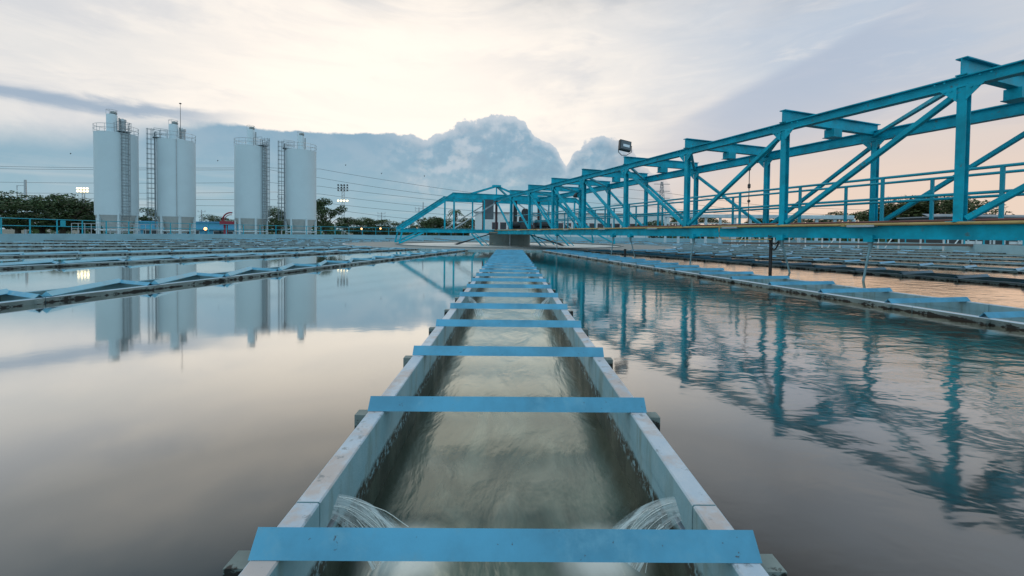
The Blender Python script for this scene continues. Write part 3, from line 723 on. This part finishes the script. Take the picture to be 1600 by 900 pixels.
# drive machinery
dt = thing('drive_unit', (CX+.9, CY-.4, DK+.05), 'dark motors and gearbox of the scraper drive standing above the centre pier', 'machine')
q = MB(); q.lathe(cp(.9, .5, DK), [(.6, 0), (.6, .35), (.45, .4), (.4, .9), (.25, .95), (.25, 1.3), (.15, 1.45)], 20); q.build('gearbox', darkst, dt)
q = MB(); q.tube(cp(1.2, 1.6, DK+.45), cp(2.3, 1.6, DK+.45), .26, 14); q.tube(cp(2.3, 1.6, DK+.45), cp(2.42, 1.6, DK+.45), .3, 14); q.box(cp(1.7, 1.6, DK+.1), (1.1, .5, .16), BD); q.build('motor', darkst, dt)
q = MB(); q.tube(cp(-.6, 1.5, DK+.35), cp(.1, 1.5, DK+.35), .2, 12); q.box(cp(-.2, 1.5, DK+.08), (.7, .4, .12), BD); q.build('pump', darkst, dt)
q = MB(); q.bar(cp(.3, .2, DK), cp(.3, .2, CZ+2.3), .26, .26); q.build('mast', darkst, dt)
dt2 = thing('control_cabinet', cp(-1.9, .6, DK), 'tall grey control cabinet hanging between brown posts beside the pier top', 'cabinet')
q = MB(); q.box(cp(-1.7, .6, CZ+1.55), (.62, .35, 1.25), BD); bevel(q.build('housing', mat('cabinet_grey', (.16, .18, .20), .5), dt2), .01)
q = MB(); q.bar(cp(-2.05, .7, DK), cp(-2.05, .7, CZ+2.1), .13, .13); q.build('post', brownst, dt2)
q = MB(); q.box(cp(-1.5, .2, CZ+1.25), (.3, .2, .42), BD); q.build('junction_box', mat('khaki_box', (.33, .32, .20), .6), dt2)

# flood light on the bridge
fl = nb(4, -.1, ztop(4)+.27)
ft = thing('floodlight', fl, 'square black floodlight tilted on top of the bridge truss', 'floodlight')
q = MB(); M_ = Matrix.Rotation(R(-12), 3, 'Y') @ Matrix.Rotation(R(28), 3, 'Z')
hc = fl + Vector((.02, 0, .32))
def tb(q, c, sz, M):
    a, b_, h = sz[0]/2, sz[1]/2, sz[2]/2
    vs = [c + M @ Vector((x*a, y*b_, z*h)) for z in (-1, 1) for y in (-1, 1) for x in (-1, 1)]
    q.add(vs, [(0, 2, 3, 1), (4, 5, 7, 6), (0, 1, 5, 4), (2, 6, 7, 3), (0, 4, 6, 2), (1, 3, 7, 5)])
Mf = Matrix.Rotation(R(7), 3, 'Y') @ Matrix.Rotation(R(-14), 3, 'X') @ Matrix.Rotation(R(12), 3, 'Z')
tb(q, hc, (.40, .12, .34), Mf); tb(q, hc+Mf @ Vector((0, .09, 0)), (.26, .08, .22), Mf); bevel(q.build('lamp_housing', darkst, ft), .01)
q = MB(); tb(q, hc+Mf @ Vector((0, -.063, 0)), (.33, .01, .27), Mf); q.build('lamp_glass', mat('lamp_glass', (.10, .12, .14), .12), ft)
q = MB(); tb(q, hc+Mf @ Vector((.02, -.071, -.02)), (.22, .01, .09), Mf); q.build('reflector', mat('reflector', (.6, .65, .7), .3, .6), ft)
q = MB(); q.path([hc+Vector((-.2, 0, 0)), hc+Vector((-.2, 0, -.2)), fl+Vector((-.08, 0, .02)), fl+Vector((.08, 0, .02)), hc+Vector((.22, 0, -.2)), hc+Vector((.22, 0, 0))], .012, 6); q.build('bracket', darkst, ft)
# small walkway lamp
lp = cp(3.2, 2.6, 0); lp = at(901, 305, 22.5)
ft = thing('walkway_lamp', lp, 'small grey bulkhead lamp on a stalk inside the bridge truss', 'lamp')
q = MB(); q.lathe(lp-UPZ*.12, [(.16, 0), (.2, .05), (.12, .2), (.05, .24)], 14); q.build('lamp_shade', darkst, ft)
q = MB(); q.path([lp+UPZ*.1, lp+Vector((.12, 0, .22)), lp+Vector((.45, 0, .18)), lp+Vector((.45, 0, -1.6))], .025, 6); q.build('stalk', teal, ft)

# ------------------------------------------------------------------ silos
def silo(px, depth, ladder, top_y, label, filt, antenna=False):
    c = at(px, 360, depth); c.z = 0; Rr = 1.8
    v = Vector((c.x, c.y, 0)).normalized(); rightv = Vector((v.y, -v.x, 0))
    zt = at(px, top_y, depth-1.0).z; zb = CZ+1.55
    t = thing('silo', c, label, 'silo', 'white silos beyond the basin')
    q = MB(); q.lathe(c, [(Rr, zb), (Rr, zt)], 56, False, False)
    q.lathe(c, [(Rr, zt), (.5, zt+.28), (.0, zt+.3)], 56, False, False); q.build('body', whitep, t)
    q = MB(); q.lathe(c, [(.9, CZ-.35), (Rr-.03, zb)], 40, True, False); q.build('hopper_cone', offwh, t)
    for k in range(6):
        a = k*math.pi/3+.3; p = c+Vector((math.cos(a)*(Rr-.08), math.sin(a)*(Rr-.08), 0))
        q = MB(); q.bar(p, p+UPZ*(zb+.2), .22, .22); q.build('leg', whitep, t)
    q = MB(); q.path([c+Vector((math.cos(a*math.pi/12)*(Rr-.08), math.sin(a*math.pi/12)*(Rr-.08), CZ-.05)) for a in range(24)], .08, 6, True); q.build('ring_beam', whitep, t)
    # roof rail
    q = MB()
    for hz in (.4, .8): q.path([c+Vector((math.cos(a*math.pi/16)*(Rr+.02), math.sin(a*math.pi/16)*(Rr+.02), zt+hz)) for a in range(32)], .022, 4, True)
    for a in range(14):
        p = c+Vector((math.cos(a*math.pi/7)*(Rr+.02), math.sin(a*math.pi/7)*(Rr+.02), zt-.05)); q.tube(p, p+UPZ*.85, .02, 4)
    q.build('roof_railing', galv, t)
    # caged ladder
    off = rightv*ladder[0]*Rr - v*math.sqrt(max(0, 1-min(1, ladder[0]**2)))*(Rr) ; on = off.normalized(); sd2 = Vector((-on.y, on.x, 0))
    base = c+on*(Rr+.12); q = MB(); z0, z1 = CZ+.2, zt+.75
    lm = mat('ladder_steel', (.26, .31, .34), .5, .4)
    for s_ in (-.3, .3): q.tube(base+sd2*s_+UPZ*z0, base+sd2*s_+UPZ*z1, .04, 5)
    zz = z0
    while zz < z1: q.tube(base-sd2*.3+UPZ*zz, base+sd2*.3+UPZ*zz, .022, 4); zz += .32
    q.build('ladder', lm, t)
    q = MB(); zz = z0+1.2
    while zz < z1+.3:
        q.path([base+sd2*(.36*math.cos(b_*math.pi/7))+on*(.72*math.sin(b_*math.pi/7))+UPZ*zz for b_ in range(8)], .02, 4); zz += .55
    for b_ in (1, 2.3, 3.5, 4.7, 6): q.tube(base+sd2*(.36*math.cos(b_*math.pi/7))+on*(.72*math.sin(b_*math.pi/7))+UPZ*(z0+1.2), base+sd2*(.36*math.cos(b_*math.pi/7))+on*(.72*math.sin(b_*math.pi/7))+UPZ*(z1+.3), .02, 4)
    q.build('ladder_cage', lm, t)
    # roof platform at the ladder head
    q = MB(); pc = c+on*(Rr-.35)
    ang = math.atan2(on.y, on.x)
    q.box(pc+UPZ*(zt+.12), (1.3, 1.0, .06), ang)
    for s_ in (-.5, .5):
        for r_ in (-.6, .0, .6): q.tube(pc+sd2*s_+on*r_+UPZ*(zt+.1), pc+sd2*s_+on*r_+UPZ*(zt+1.1), .022, 4)
        for hz in (.6, 1.1): q.tube(pc+sd2*s_-on*.6+UPZ*(zt+hz), pc+sd2*s_+on*.6+UPZ*(zt+hz), .022, 4)
    q.build('roof_platform', lm, t)
    # dust filter
    fc = c+rightv*filt[0]; fh = filt[1]; rr = filt[2]
    q = MB(); q.lathe(fc, [(rr, zt), (rr, zt+fh-.1), (rr-.05, zt+fh)], 20); q.build('dust_filter', whitep, t)
    q = MB(); q.lathe(fc+rightv*(rr*.3)+UPZ*(zt+fh), [(.16, 0), (.3, .06), (.3, .25), (.12, .38)], 12)
    q.tube(fc+rightv*(rr+.12)-v*.2+UPZ*(zt+.1), fc+rightv*(rr+.12)-v*.2+UPZ*(zt+fh-.3), .07, 6); q.build('filter_fan', mat('fan_steel', (.30, .33, .33), .5, .4), t)
    q = MB()
    for a in range(5): 
        p = fc+Vector((math.cos(a*1.257)*rr, math.sin(a*1.257)*rr, zt+fh-.05)); q.tube(p, p+UPZ*.5, .018, 4)
    q.path([fc+Vector((math.cos(a*.628)*rr, math.sin(a*.628)*rr, zt+fh+.45)) for a in range(10)], .018, 4, True); q.build('filter_railing', galv, t)
    if filt[3]:
        f2 = fc+rightv*(rr+.42); q = MB(); q.lathe(f2, [(.24, zt), (.24, zt+fh-.75), (.3, zt+fh-.6), (.3, zt+fh-.4), (.1, zt+fh-.3)], 14); q.build('vent_stack', galv, t)
    # pipe down the body
    if antenna:
        q = MB(); ap = fc+rightv*(rr+.2); q.tube(ap+UPZ*zt, ap+UPZ*(zt+4.4), .035, 6, .02); q.lathe(ap+UPZ*(zt+4.35), [(.02, 0), (.12, .05), (.12, .12), (.02, .17)], 8); q.build('antenna', darkst, t)
        q = MB(); q.tube(c-v*(Rr+.06)+UPZ*zb, c-v*(Rr+.06)+UPZ*zt, .035, 6); q.build('fill_pipe', galv, t)
silo(183.5, 46.2, (.34, 0), 207, 'leftmost white silo, largest, with caged ladder on its front right', (-.35, 2.1, .46, True))
silo(276.5, 49.3, (-.99, 0), 218, 'second white silo from the left carrying a tall thin antenna on its roof', (-.25, 1.9, .44, True), True)
silo(393.0, 53.3, (.72, 0), 227.5, 'third white silo from the left with its caged ladder on the right', (-.05, 2.2, .42, False))
silo(470.5, 55.0, (-.99, 0), 234, 'rightmost white silo with caged ladder on its left edge', (-.05, 2.0, .40, False))

# ------------------------------------------------------------------ trees
def blob_leaves(q, c, rx, rz, n, sz, rnd):
    for _ in range(n):
        while True:
            p = Vector((rnd.uniform(-1, 1), rnd.uniform(-1, 1), rnd.uniform(-1, 1)))
            if .35 < p.length < 1: break
        p = Vector((p.x*rx, p.y*rx, p.z*rz))+c
        d1 = Vector((rnd.gauss(0, 1), rnd.gauss(0, 1), rnd.gauss(0, .6))).normalized(); d2 = d1.cross(Vector((rnd.gauss(0, 1), rnd.gauss(0, 1), rnd.gauss(0, 1)))).normalized()
        s_ = sz*rnd.uniform(.6, 1.3)
        q.add([p-d1*s_, p-d2*s_*.5, p+d1*s_, p+d2*s_*.5], [(0, 1, 2, 3)])
def tree_protos():
    P = []
    for k in range(4):
        rnd = random.Random(50+k); q = MB()
        for b_ in range(36):
            a = rnd.uniform(0, 6.28); rr = rnd.uniform(0, .42)**.8; z = rnd.uniform(.34, .95)
            env = math.sqrt(max(.05, 1-((z-.62)/.42)**2))
            c = Vector((math.cos(a)*rr*env, math.sin(a)*rr*env, z)); s_ = rnd.uniform(.09, .17)
            blob_leaves(q, c, s_, s_*.62, 150, .020, rnd)
        t = MB(); t.tube((0, 0, 0), (0, 0, .42), .035, 8, .024)
        for b_ in range(7):
            a = rnd.uniform(0, 6.28); t.tube((0, 0, rnd.uniform(.25, .42)), (math.cos(a)*.25, math.sin(a)*.25, rnd.uniform(.55, .8)), .016, 6, .005)
        P.append((q.v, q.f, t.v, t.f))
    return P
PROT = tree_protos(); TM_ = {}
def tree(px, base_depth, top_y, k, mt, label, wide=1.0, group='trees beyond the basin'):
    c = at(px, 355, base_depth); c.z = 0; h = at(px, top_y-2, base_depth).z*1.13; wide *= 1.3
    key = (k, mt.name)
    if key not in TM_:
        me = bpy.data.meshes.new('crown'); me.from_pydata([tuple(v) for v in PROT[k][0]], [], PROT[k][1]); me.materials.append(mt)
        m2 = bpy.data.meshes.new('trunk'); m2.from_pydata([tuple(v) for v in PROT[k][2]], [], PROT[k][3]); m2.materials.append(bark)
        TM_[key] = (me, m2)
    t = thing('tree', c, label, 'tree', group, random.uniform(0, 6.28))
    for nm, me in zip(('crown', 'trunk'), TM_[key]):
        o = link(nm, me, t); o.scale = (h*wide, h*wide, h)
TREES = [(-25, 62, 318, 'leftmost'), (28, 60, 314, 'second'), (66, 64, 316, 'third'), (98, 62, 314, 'fourth'), (128, 66, 324, 'fifth'), (146, 72, 336, 'sixth')]
for i, (px, dp, ty, w_) in enumerate(TREES):
    tree(px, dp, ty, i % 4, leaf_a, 'dark green bushy tree behind the left handrail, %s from the left' % w_, 1.15)
for px, dp, ty, lb, wd in ((228, 80, 333, 'small dark tree top between the two left silos', 1.0), (338, 92, 344, 'low dark tree right of the second silo', 1.4), (432, 84, 334, 'dark green tree between the third and fourth silos', 1.1),
        (509, 66, 319, 'tall rounded dark tree just right of the fourth silo', .62), (556, 90, 345, 'low tree right of the second floodlight mast', 1.3), (573, 95, 347, 'low tree beside the thin pylon', 1.4), (601, 100, 349, 'low distant tree left of the bridge end', 1.4),
        (665, 85, 344, 'round dark tree under the sloping bridge end', 1.3), (690, 95, 348, 'low tree left of the palm behind the bridge', 1.4), (722, 90, 346, 'low tree right of the palm behind the bridge', 1.5),
        (1078, 85, 339, 'dark tree behind the middle of the bridge', 1.0), (1100, 90, 346, 'low tree behind the pipe rack left end', 1.2), (1022, 70, 352, 'low bush by the white building right end', 1.2),
        (1352, 86, 331, 'low tree at the left of the right-hand tree row', 1.3), (1394, 84, 327, 'olive tree behind the bridge left of the broad one', 1.2), (1432, 80, 320, 'broad olive tree in the middle of the right-hand row', 1.2), (1468, 80, 317, 'broadest olive tree just left of the thick bridge post', 1.25), (1500, 84, 322, 'olive tree behind the thick bridge post', 1.1),
        (1205, 95, 345, 'low dark tree behind the white pipe rack', 1.5), (1290, 98, 344, 'low dark tree behind the right part of the pipe rack', 1.5)):
    tree(px, dp, ty, random.randrange(4), leaf_b if px > 1300 else leaf_a, lb, wd)
# palm
c = at(712, 355, 80); c.z = 0; h = at(712, 331, 80).z
t = thing('palm_tree', c, 'palm tree with drooping fronds behind the bridge left of the pier', 'palm')
q = MB(); q.tube(c, c+UPZ*h, .18, 8, .13); q.build('trunk', bark, t)
q = MB(); rnd = random.Random(4)
for k in range(16):
    a = k*.4+rnd.uniform(-.1, .1); el = rnd.uniform(.1, 1.1); L_ = rnd.uniform(1.8, 2.4)
    for i in range(7):
        f0, f1 = i/7, (i+1)/7
        def P_(f_): return c+UPZ*(h+L_*f_*math.sin(el)-1.7*f_*f_)+Vector((math.cos(a), math.sin(a), 0))*(L_*f_*math.cos(el)+.02)
        sdv = Vector((-math.sin(a), math.cos(a), 0)); wv = .32*math.sin(math.pi*(.15+.8*f0))
        q.add([P_(f0), P_(f1), P_(f1)+sdv*wv-UPZ*.2], [(0, 1, 2)]); q.add([P_(f0), P_(f1), P_(f1)-sdv*wv-UPZ*.2], [(0, 1, 2)])
q.build('crown', leaf_a, t)

# far horizon green belt
q = MB(); rnd = random.Random(8)
for k in range(9000):
    a = rnd.uniform(-1.25, 1.25); d_ = rnd.uniform(135, 160); hz = rnd.random()**1.4*(3.6+2.0*math.sin(a*23)+1.4*math.sin(a*61+1))
    p = Vector((math.sin(a)*d_, math.cos(a)*d_, max(0.1, hz))); s_ = rnd.uniform(.4, .9); an = rnd.uniform(0, 3.14)
    d1 = Vector((math.cos(an), math.sin(an), rnd.uniform(-.5, .5)))*s_; d2 = Vector((rnd.uniform(-.4, .4), rnd.uniform(-.4, .4), 1))*s_*.7
    q.add([p-d1, p-d2, p+d1, p+d2], [(0, 1, 2, 3)])
tag(q.build('distant_woods', leaf_a), 'distant dark belt of trees along the horizon', 'woods', kind='stuff')

# ------------------------------------------------------------------ buildings
def facing_box(px0, px1, dp, ytop, thick=8):
    a = at(px0, 360, dp); b_ = at(px1, 360, dp); h = at((px0+px1)/2, ytop, dp).z; a.z = b_.z = 0; return a, b_, h
def building(name, px0, px1, dp, ytop, m, label, wins, wm, hw, wz, roofm, thick=7, frame=None):
    a, b_, h = facing_box(px0, px1, dp, ytop); t = thing(name, (a+b_)/2, label, 'building')
    d = (b_-a); L_ = d.length; d.normalize(); nrm = Vector((d.y, -d.x, 0)); mid = (a+b_)/2 - nrm*thick/2
    if nrm.y > 0: nrm = -nrm; mid = (a+b_)/2 - nrm*thick/2
    ang = math.atan2(d.y, d.x)
    q = MB(); q.box(mid+UPZ*h/2, (L_, thick, h), ang); q.build('wall', m, t)
    q = MB(); q.box(mid+UPZ*(h+.08), (L_+.5, thick+.5, .16), ang); q.build('roof', roofm, t)
    for f_ in wins:
        p = a+d*(L_*f_)+nrm*.03+UPZ*wz
        if frame:
            q = MB(); q.box(p, (hw[0]+.16, .06, hw[1]+.16), ang); wf = q.build('window', frame, t)
            q = MB(); q.box(p+nrm*.035, (hw[0], .03, hw[1]), ang); q.build('pane', wm, wf)
        else:
            q = MB(); q.box(p, (hw[0], .08, hw[1]), ang); q.build('window', wm, t)
    return t, a, d, nrm, L_, ang
tb_, a, d, nrm, L_, ang = building('workshop_building', 212, 368, 66, 347.5, bblue, 'low sky blue building behind the two left silos', [.12, .2, .28, .55, .6, .82, .88, .94], glassd, (1.1, .95), CZ-.55, mat('blue_fascia', (.10, .38, .62), .6), frame=bwhite)
q = MB(); q.box(a+d*L_*.5+nrm*.2+UPZ*(CZ+.2), (L_, .5, .12), ang); q.build('awning', bblue, tb_)
building('office_building', 742, 1046, 78, 334, bwhite, 'long white building with a row of dark red framed windows behind the bridge', [i/24+.02 for i in range(2, 24)], glassd, (.95, 1.1), CZ+1.5, roofg, frame=redfr)
building('warehouse', 1478, 1760, 58, 340.5, mat('dark_shed', (.06, .065, .07), .8), 'dark shed with a low grey roof at the far right', [.15, .4], bwhite, (2.5, .8), 1.6, roofg)
q = MB()
a = at(1470, 346, 58); b_ = at(1762, 346, 58); mid = at(1545, 334, 61)
rf = thing('roof_ridge', Vector((mid.x, mid.y, 0)), 'shallow grey sheet roof on white posts behind the bridge at far right', 'roof canopy')
q.add([a, b_, Vector((b_.x+2, b_.y+5, mid.z)), Vector((a.x+2.2, a.y+5, mid.z)), a-UPZ*.12, b_-UPZ*.12], [(0, 1, 2, 3), (0, 4, 5, 1)]); q.build('roof_sheet', roofg, rf)
for px in range(1480, 1700, 22):
    p = at(px, 346, 58.0); p.y -= .2; q = MB(); q.box(Vector((p.x, p.y, p.z/2)), (.12, .12, p.z-.05)); q.build('post', bwhite, rf)
# white parapet building low left
q = MB(); a, b_ = at(112, 361, 40), at(245, 361, 44); a.z = b_.z = 0
t = thing('low_parapet', (a+b_)/2, 'low white parapet with grey rails in front of the left silos', 'parapet')
q.bar(a+UPZ*.9, b_+UPZ*.9, .3, 1.8); q.build('wall', bwhite, t)
q = MB()
for hz in (2.35, 2.85): q.tube(a+UPZ*hz, b_+UPZ*hz, .03, 6)
for k in range(15): p = a.lerp(b_, k/14); q.tube(p+UPZ*1.8, p+UPZ*2.85, .03, 6)
q.build('rail', galv, t)
# pipe rack on the right
a, b_ = at(1040, 337, 44), at(1334, 339, 36); zt_ = a.z
t = thing('pipe_rack', Vector((a.x, a.y, 0)), 'long white pipe rack on square columns behind the bridge', 'pipe rack')
b_.z = at(1334, 340, 36).z
bwt = mat('rack_white', (.50, .62, .68), .6); q = MB(); q.bar(a, b_, .5, .34); q.build('beam', bwt, t)
q = MB(); q.bar(a-UPZ*.75, b_-UPZ*.6, .12, .08); q.build('lower_rail', bwhite, t)
for k in range(13):
    p = a.lerp(b_, k/12); q = MB(); q.bar(Vector((p.x, p.y, 0)), p-UPZ*.14, .2, .2, up=Vector((0, 1, 0))); q.build('column', bwt, t)
# white garden wall far behind
a, b_ = at(735, 364, 62), at(1010, 366.5, 62); a.z = b_.z = 0
q = MB(); q.bar(a+UPZ*1.15, b_+UPZ*1.15, .25, 2.3)
for k in range(20): p = a.lerp(b_, k/19); q.bar(p-Vector((0, .16, 0)), p-Vector((0, .16, 0))+UPZ*2.36, .2, .1)
tag(q.build('boundary_wall', bwhite), 'pale boundary wall with thin piers behind the centre ring', 'wall')
a, b_ = at(1130, 372.6, 34), at(1640, 374, 22)
q = MB(); q.bar(a-UPZ*.35, b_-UPZ*.35, .25, .14); tag(q.build('kerb_beam', mat('brown_kerb', (.16, .12, .10), .8)), 'brown stained kerb beam behind the handrail on the far right', 'kerb')
t = thing('yard_fence', Vector((a.x, a.y, 0)), 'white post fence with slanted stays on the right beyond the basin handrail', 'fence')
for k in range(16):
    p = a.lerp(b_, (k+.5)/16)+Vector((.8, 1.2, 0)); q = MB(); q.bar(Vector((p.x, p.y, .0)), Vector((p.x, p.y, CZ-.05)), .07, .07)
    if k % 3 == 0: q.bar(Vector((p.x+.1, p.y, 1.1)), Vector((p.x+.9, p.y, CZ-.05)), .05, .05)
    q.build('post', bwhite, t)
q = MB(); q.bar(Vector((a.x+.8, a.y+1.2, CZ-.02)), Vector((b_.x+.8, b_.y+1.2, CZ-.02)), .06, .06); q.build('rail', bwhite, t)

# red curved hoist
c = at(356, 346, 60)
t = thing('red_hoist', Vector((c.x, c.y, 0)), 'dark red machine with a curved pipe arm beside the third silo', 'machine')
q = MB(); q.path([c+Vector((.4+1.15*math.cos(R(190-a_)), 0, .1+1.15*math.sin(R(190-a_)))) for a_ in range(0, 111, 10)], .10, 8); q.build('arm', redp, t)
q = MB(); q.path([c+Vector((.4+.85*math.cos(R(190-a_)), .0, .1+.85*math.sin(R(190-a_)))) for a_ in range(0, 111, 10)], .05, 8); q.build('hose', redp, t)
q = MB(); q.box(c+Vector((.1, 0, -.25)), (1.9, 1, .5)); q.bar(Vector((c.x-.3, c.y, 0)), c+Vector((-.3, 0, -.2)), .4, .4); bevel(q.build('base', redp, t), .05)

# ------------------------------------------------------------------ masts, poles, wires
def floodmast(px, dp, ytop, label, lit, rows):
    c = at(px, 355, dp); c.z = 0; h = at(px, ytop, dp).z; t = thing('floodlight_mast', c, label, 'floodlight mast')
    q = MB()
    for sx in (-.3, .3): q.tube(c+Vector((sx, 0, 0)), c+Vector((sx, 0, h)), .09, 6)
    zz = 1.0
    while zz < h: q.tube(c+Vector((-.3, 0, zz)), c+Vector((.3, 0, zz+.5)), .05, 4); zz += .9
    q.build('mast', galv, t)
    for zz, on in rows:
        z_ = at(px, zz, dp).z
        q = MB(); q.bar(c+Vector((-1.5, 0, z_)), c+Vector((1.5, 0, z_)), .1, .1); q.build('lamp_rack', galv, t)
        for i in range(4 if on else 4):
            p = c+Vector((-1.2+.8*i, -.25, z_+.22)); q = MB(); q.lathe(p-UPZ*.18, [(.1, 0), (.2, .08), (.22, .28), (.14, .36)], 10); q.build('lamp', lampw if on else darkst, t)
floodmast(131, 105, 293, 'lit floodlight mast left of the silos with bright yellow lamps', True, [(300.5, True), (296, True)])
floodmast(536, 112, 289, 'floodlight mast right of the silos with dark upper lamps and one lit row', False, [(290.5, False), (294.5, False), (298.5, False), (315, True)])
def pole(px, dp, ytop, label, arms, thick=.12, left=False):
    c = at(px, 355, dp); c.z = 0; h = at(px, ytop, dp).z; t = thing('utility_pole', c, label, 'utility pole', 'power poles beyond the basin')
    q = MB(); q.tube(c, c+UPZ*h, thick*1.3, 8, thick); q.build('pole', galv, t)
    for ay in arms:
        z_ = at(px, ay, dp).z; q = MB(); x0, x1 = (-1.9, .1) if left else (-1.1, 1.1)
        q.bar(c+Vector((x0, 0, z_)), c+Vector((x1, 0, z_)), .1, .1)
        for x_ in (x0+.1, x1-.1) if not left else (x0+.05,): q.lathe(c+Vector((x_, 0, z_-(1.1 if left else 0))), [(.06, 0), (.09, .4 if not left else 1.0), (.04, .5 if not left else 1.1)], 6)
        q.build('cross_arm', galv, t)
pole(40.5, 95, 281, 'tall utility pole above the left trees with two side arms', [290, 302.5], .22, True)
pole(440, 110, 306, 'utility pole seen between the third and fourth silos', [308, 318, 328])
pole(315, 120, 328, 'short utility pole right of the second silo', [331])
pole(596, 118, 332, 'utility pole with several cross arms left of the bridge', [334, 339, 344])
pole(661, 100, 316, 'tallest plain pole behind the sloping bridge end', [])
pole(654.5, 115, 324, 'pole with arms just left of the tallest plain pole', [326, 330])
def pylon(px, dp, ytop, label, wd=5):
    c = at(px, 355, dp); c.z = 0; h = at(px, ytop, dp).z; t = thing('lattice_pylon', c, label, 'pylon', 'lattice pylons on the horizon')
    q = MB(); n_ = 12
    def leg(sx, sy, f_): k = wd/2*(1-.85*f_); return c+Vector((sx*k, sy*k, h*f_))
    for sx in (-1, 1):
        for sy in (-1, 1): q.tube(leg(sx, sy, 0), leg(sx, sy, 1), .12, 4)
    for i in range(n_):
        f0, f1 = i/n_, (i+1)/n_
        for sy in (-1, 1): q.tube(leg(-1, sy, f0), leg(1, sy, f1), .08, 4); q.tube(leg(1, sy, f0), leg(-1, sy, f1), .08, 4)
    for f_ in (.72, .84, .96): q.tube(c+Vector((-4, 0, h*f_)), c+Vector((4, 0, h*f_)), .14, 4)
    q.build('tower', mat('pylon_steel', (.28, .30, .33), .6, .3), t)
pylon(1033, 210, 284, 'lattice pylon seen through the middle bays of the bridge')
pylon(1387, 240, 307, 'lattice pylon above the right-hand trees', 6)
WIRES = [[(-80, 258), (150, 262), (420, 262), (500, 264), (620, 284), (760, 304), (1000, 322)], [(-80, 262), (150, 265), (420, 265), (500, 278), (620, 297), (770, 315), (1000, 333)],
         [(-80, 283), (150, 286), (420, 285), (500, 291), (620, 306), (780, 322)], [(-80, 300), (150, 302), (430, 300), (500, 303), (620, 318), (770, 332)],
         [(-80, 308), (150, 310), (430, 312), (500, 316), (620, 329), (770, 340)], [(-80, 318), (150, 319), (430, 322), (540, 330), (640, 342), (770, 350)],
         [(950, 292), (1030, 300), (1200, 322), (1420, 330)], [(950, 306), (1030, 313), (1200, 332), (1420, 338)], [(960, 318), (1033, 324), (1200, 340), (1400, 345)]]
names_ = ['highest wire crossing the sky behind the silos', 'second highest wire behind the silos', 'third wire down behind the silos', 'fourth wire down behind the silos', 'fifth wire down behind the silos', 'lowest wire behind the silos and over the left trees', 'upper wire at the pylon behind the bridge', 'middle wire at the pylon behind the bridge', 'lower wire at the pylon behind the bridge']
for wi, nm in zip(WIRES, names_):
    pts = []
    for (x0, y0), (x1, y1) in zip(wi[:-1], wi[1:]):
        for k in range(8): f_ = k/8; pts.append(at(x0+(x1-x0)*f_, y0+(y1-y0)*f_+.6*math.sin(math.pi*f_), 170))
    q = MB(); q.path(pts, .055, 4); tag(q.build('power_line', wire), nm, 'power line', 'power lines in the sky')
def yardlamp(px, py, dp, label, r=.16):
    p = at(px, py, dp); t = thing('yard_lamp', Vector((p.x, p.y, 0)), label, 'lamp', 'small lit yard lamps')
    q = MB(); q.lathe(p-UPZ*r, [(r*.3, 0), (r, r*.6), (r, r*1.4), (r*.3, r*2)], 10); q.build('bulb', lampo, t)
    q = MB(); q.tube(Vector((p.x, p.y+.1, 0)), p+Vector((0, .1, .15)), .04, 6); q.build('pole', darkst, t)
yardlamp(321, 357.5, 60, 'brightest orange lamp in front of the blue building', .2)
yardlamp(565, 357.5, 80, 'small orange lamp below the low trees right of the silos')
yardlamp(594.5, 357, 80, 'small orange lamp just left of the bridge end')
yardlamp(651, 356, 90, 'tiny lamp behind the sloping bridge end', .12)
# birds
for px, py, lb in ((110, 240, 'tiny bird left of the silos'), (340, 251, 'tiny bird between second and third silo'), (540, 258, 'tiny bird right of the silos, upper left of three'), (596, 271, 'tiny bird right of the silos, middle of three'), (663, 275, 'tiny bird nearest the cumulus cloud')):
    p = at(px, py, 90); q = MB()
    q.lathe(p, [(.02, -.16), (.07, -.05), (.07, .06), (.02, .17)], 6)
    q.add([p+Vector((0, -.06, 0)), p+Vector((.30, .03, .12)), p+Vector((.05, .1, 0))], [(0, 1, 2)]); q.add([p+Vector((0, -.06, 0)), p+Vector((-.05, .1, 0)), p+Vector((-.30, .03, .10))], [(0, 1, 2)])
    tag(q.build('bird', black), lb, 'bird', 'birds in the sky')
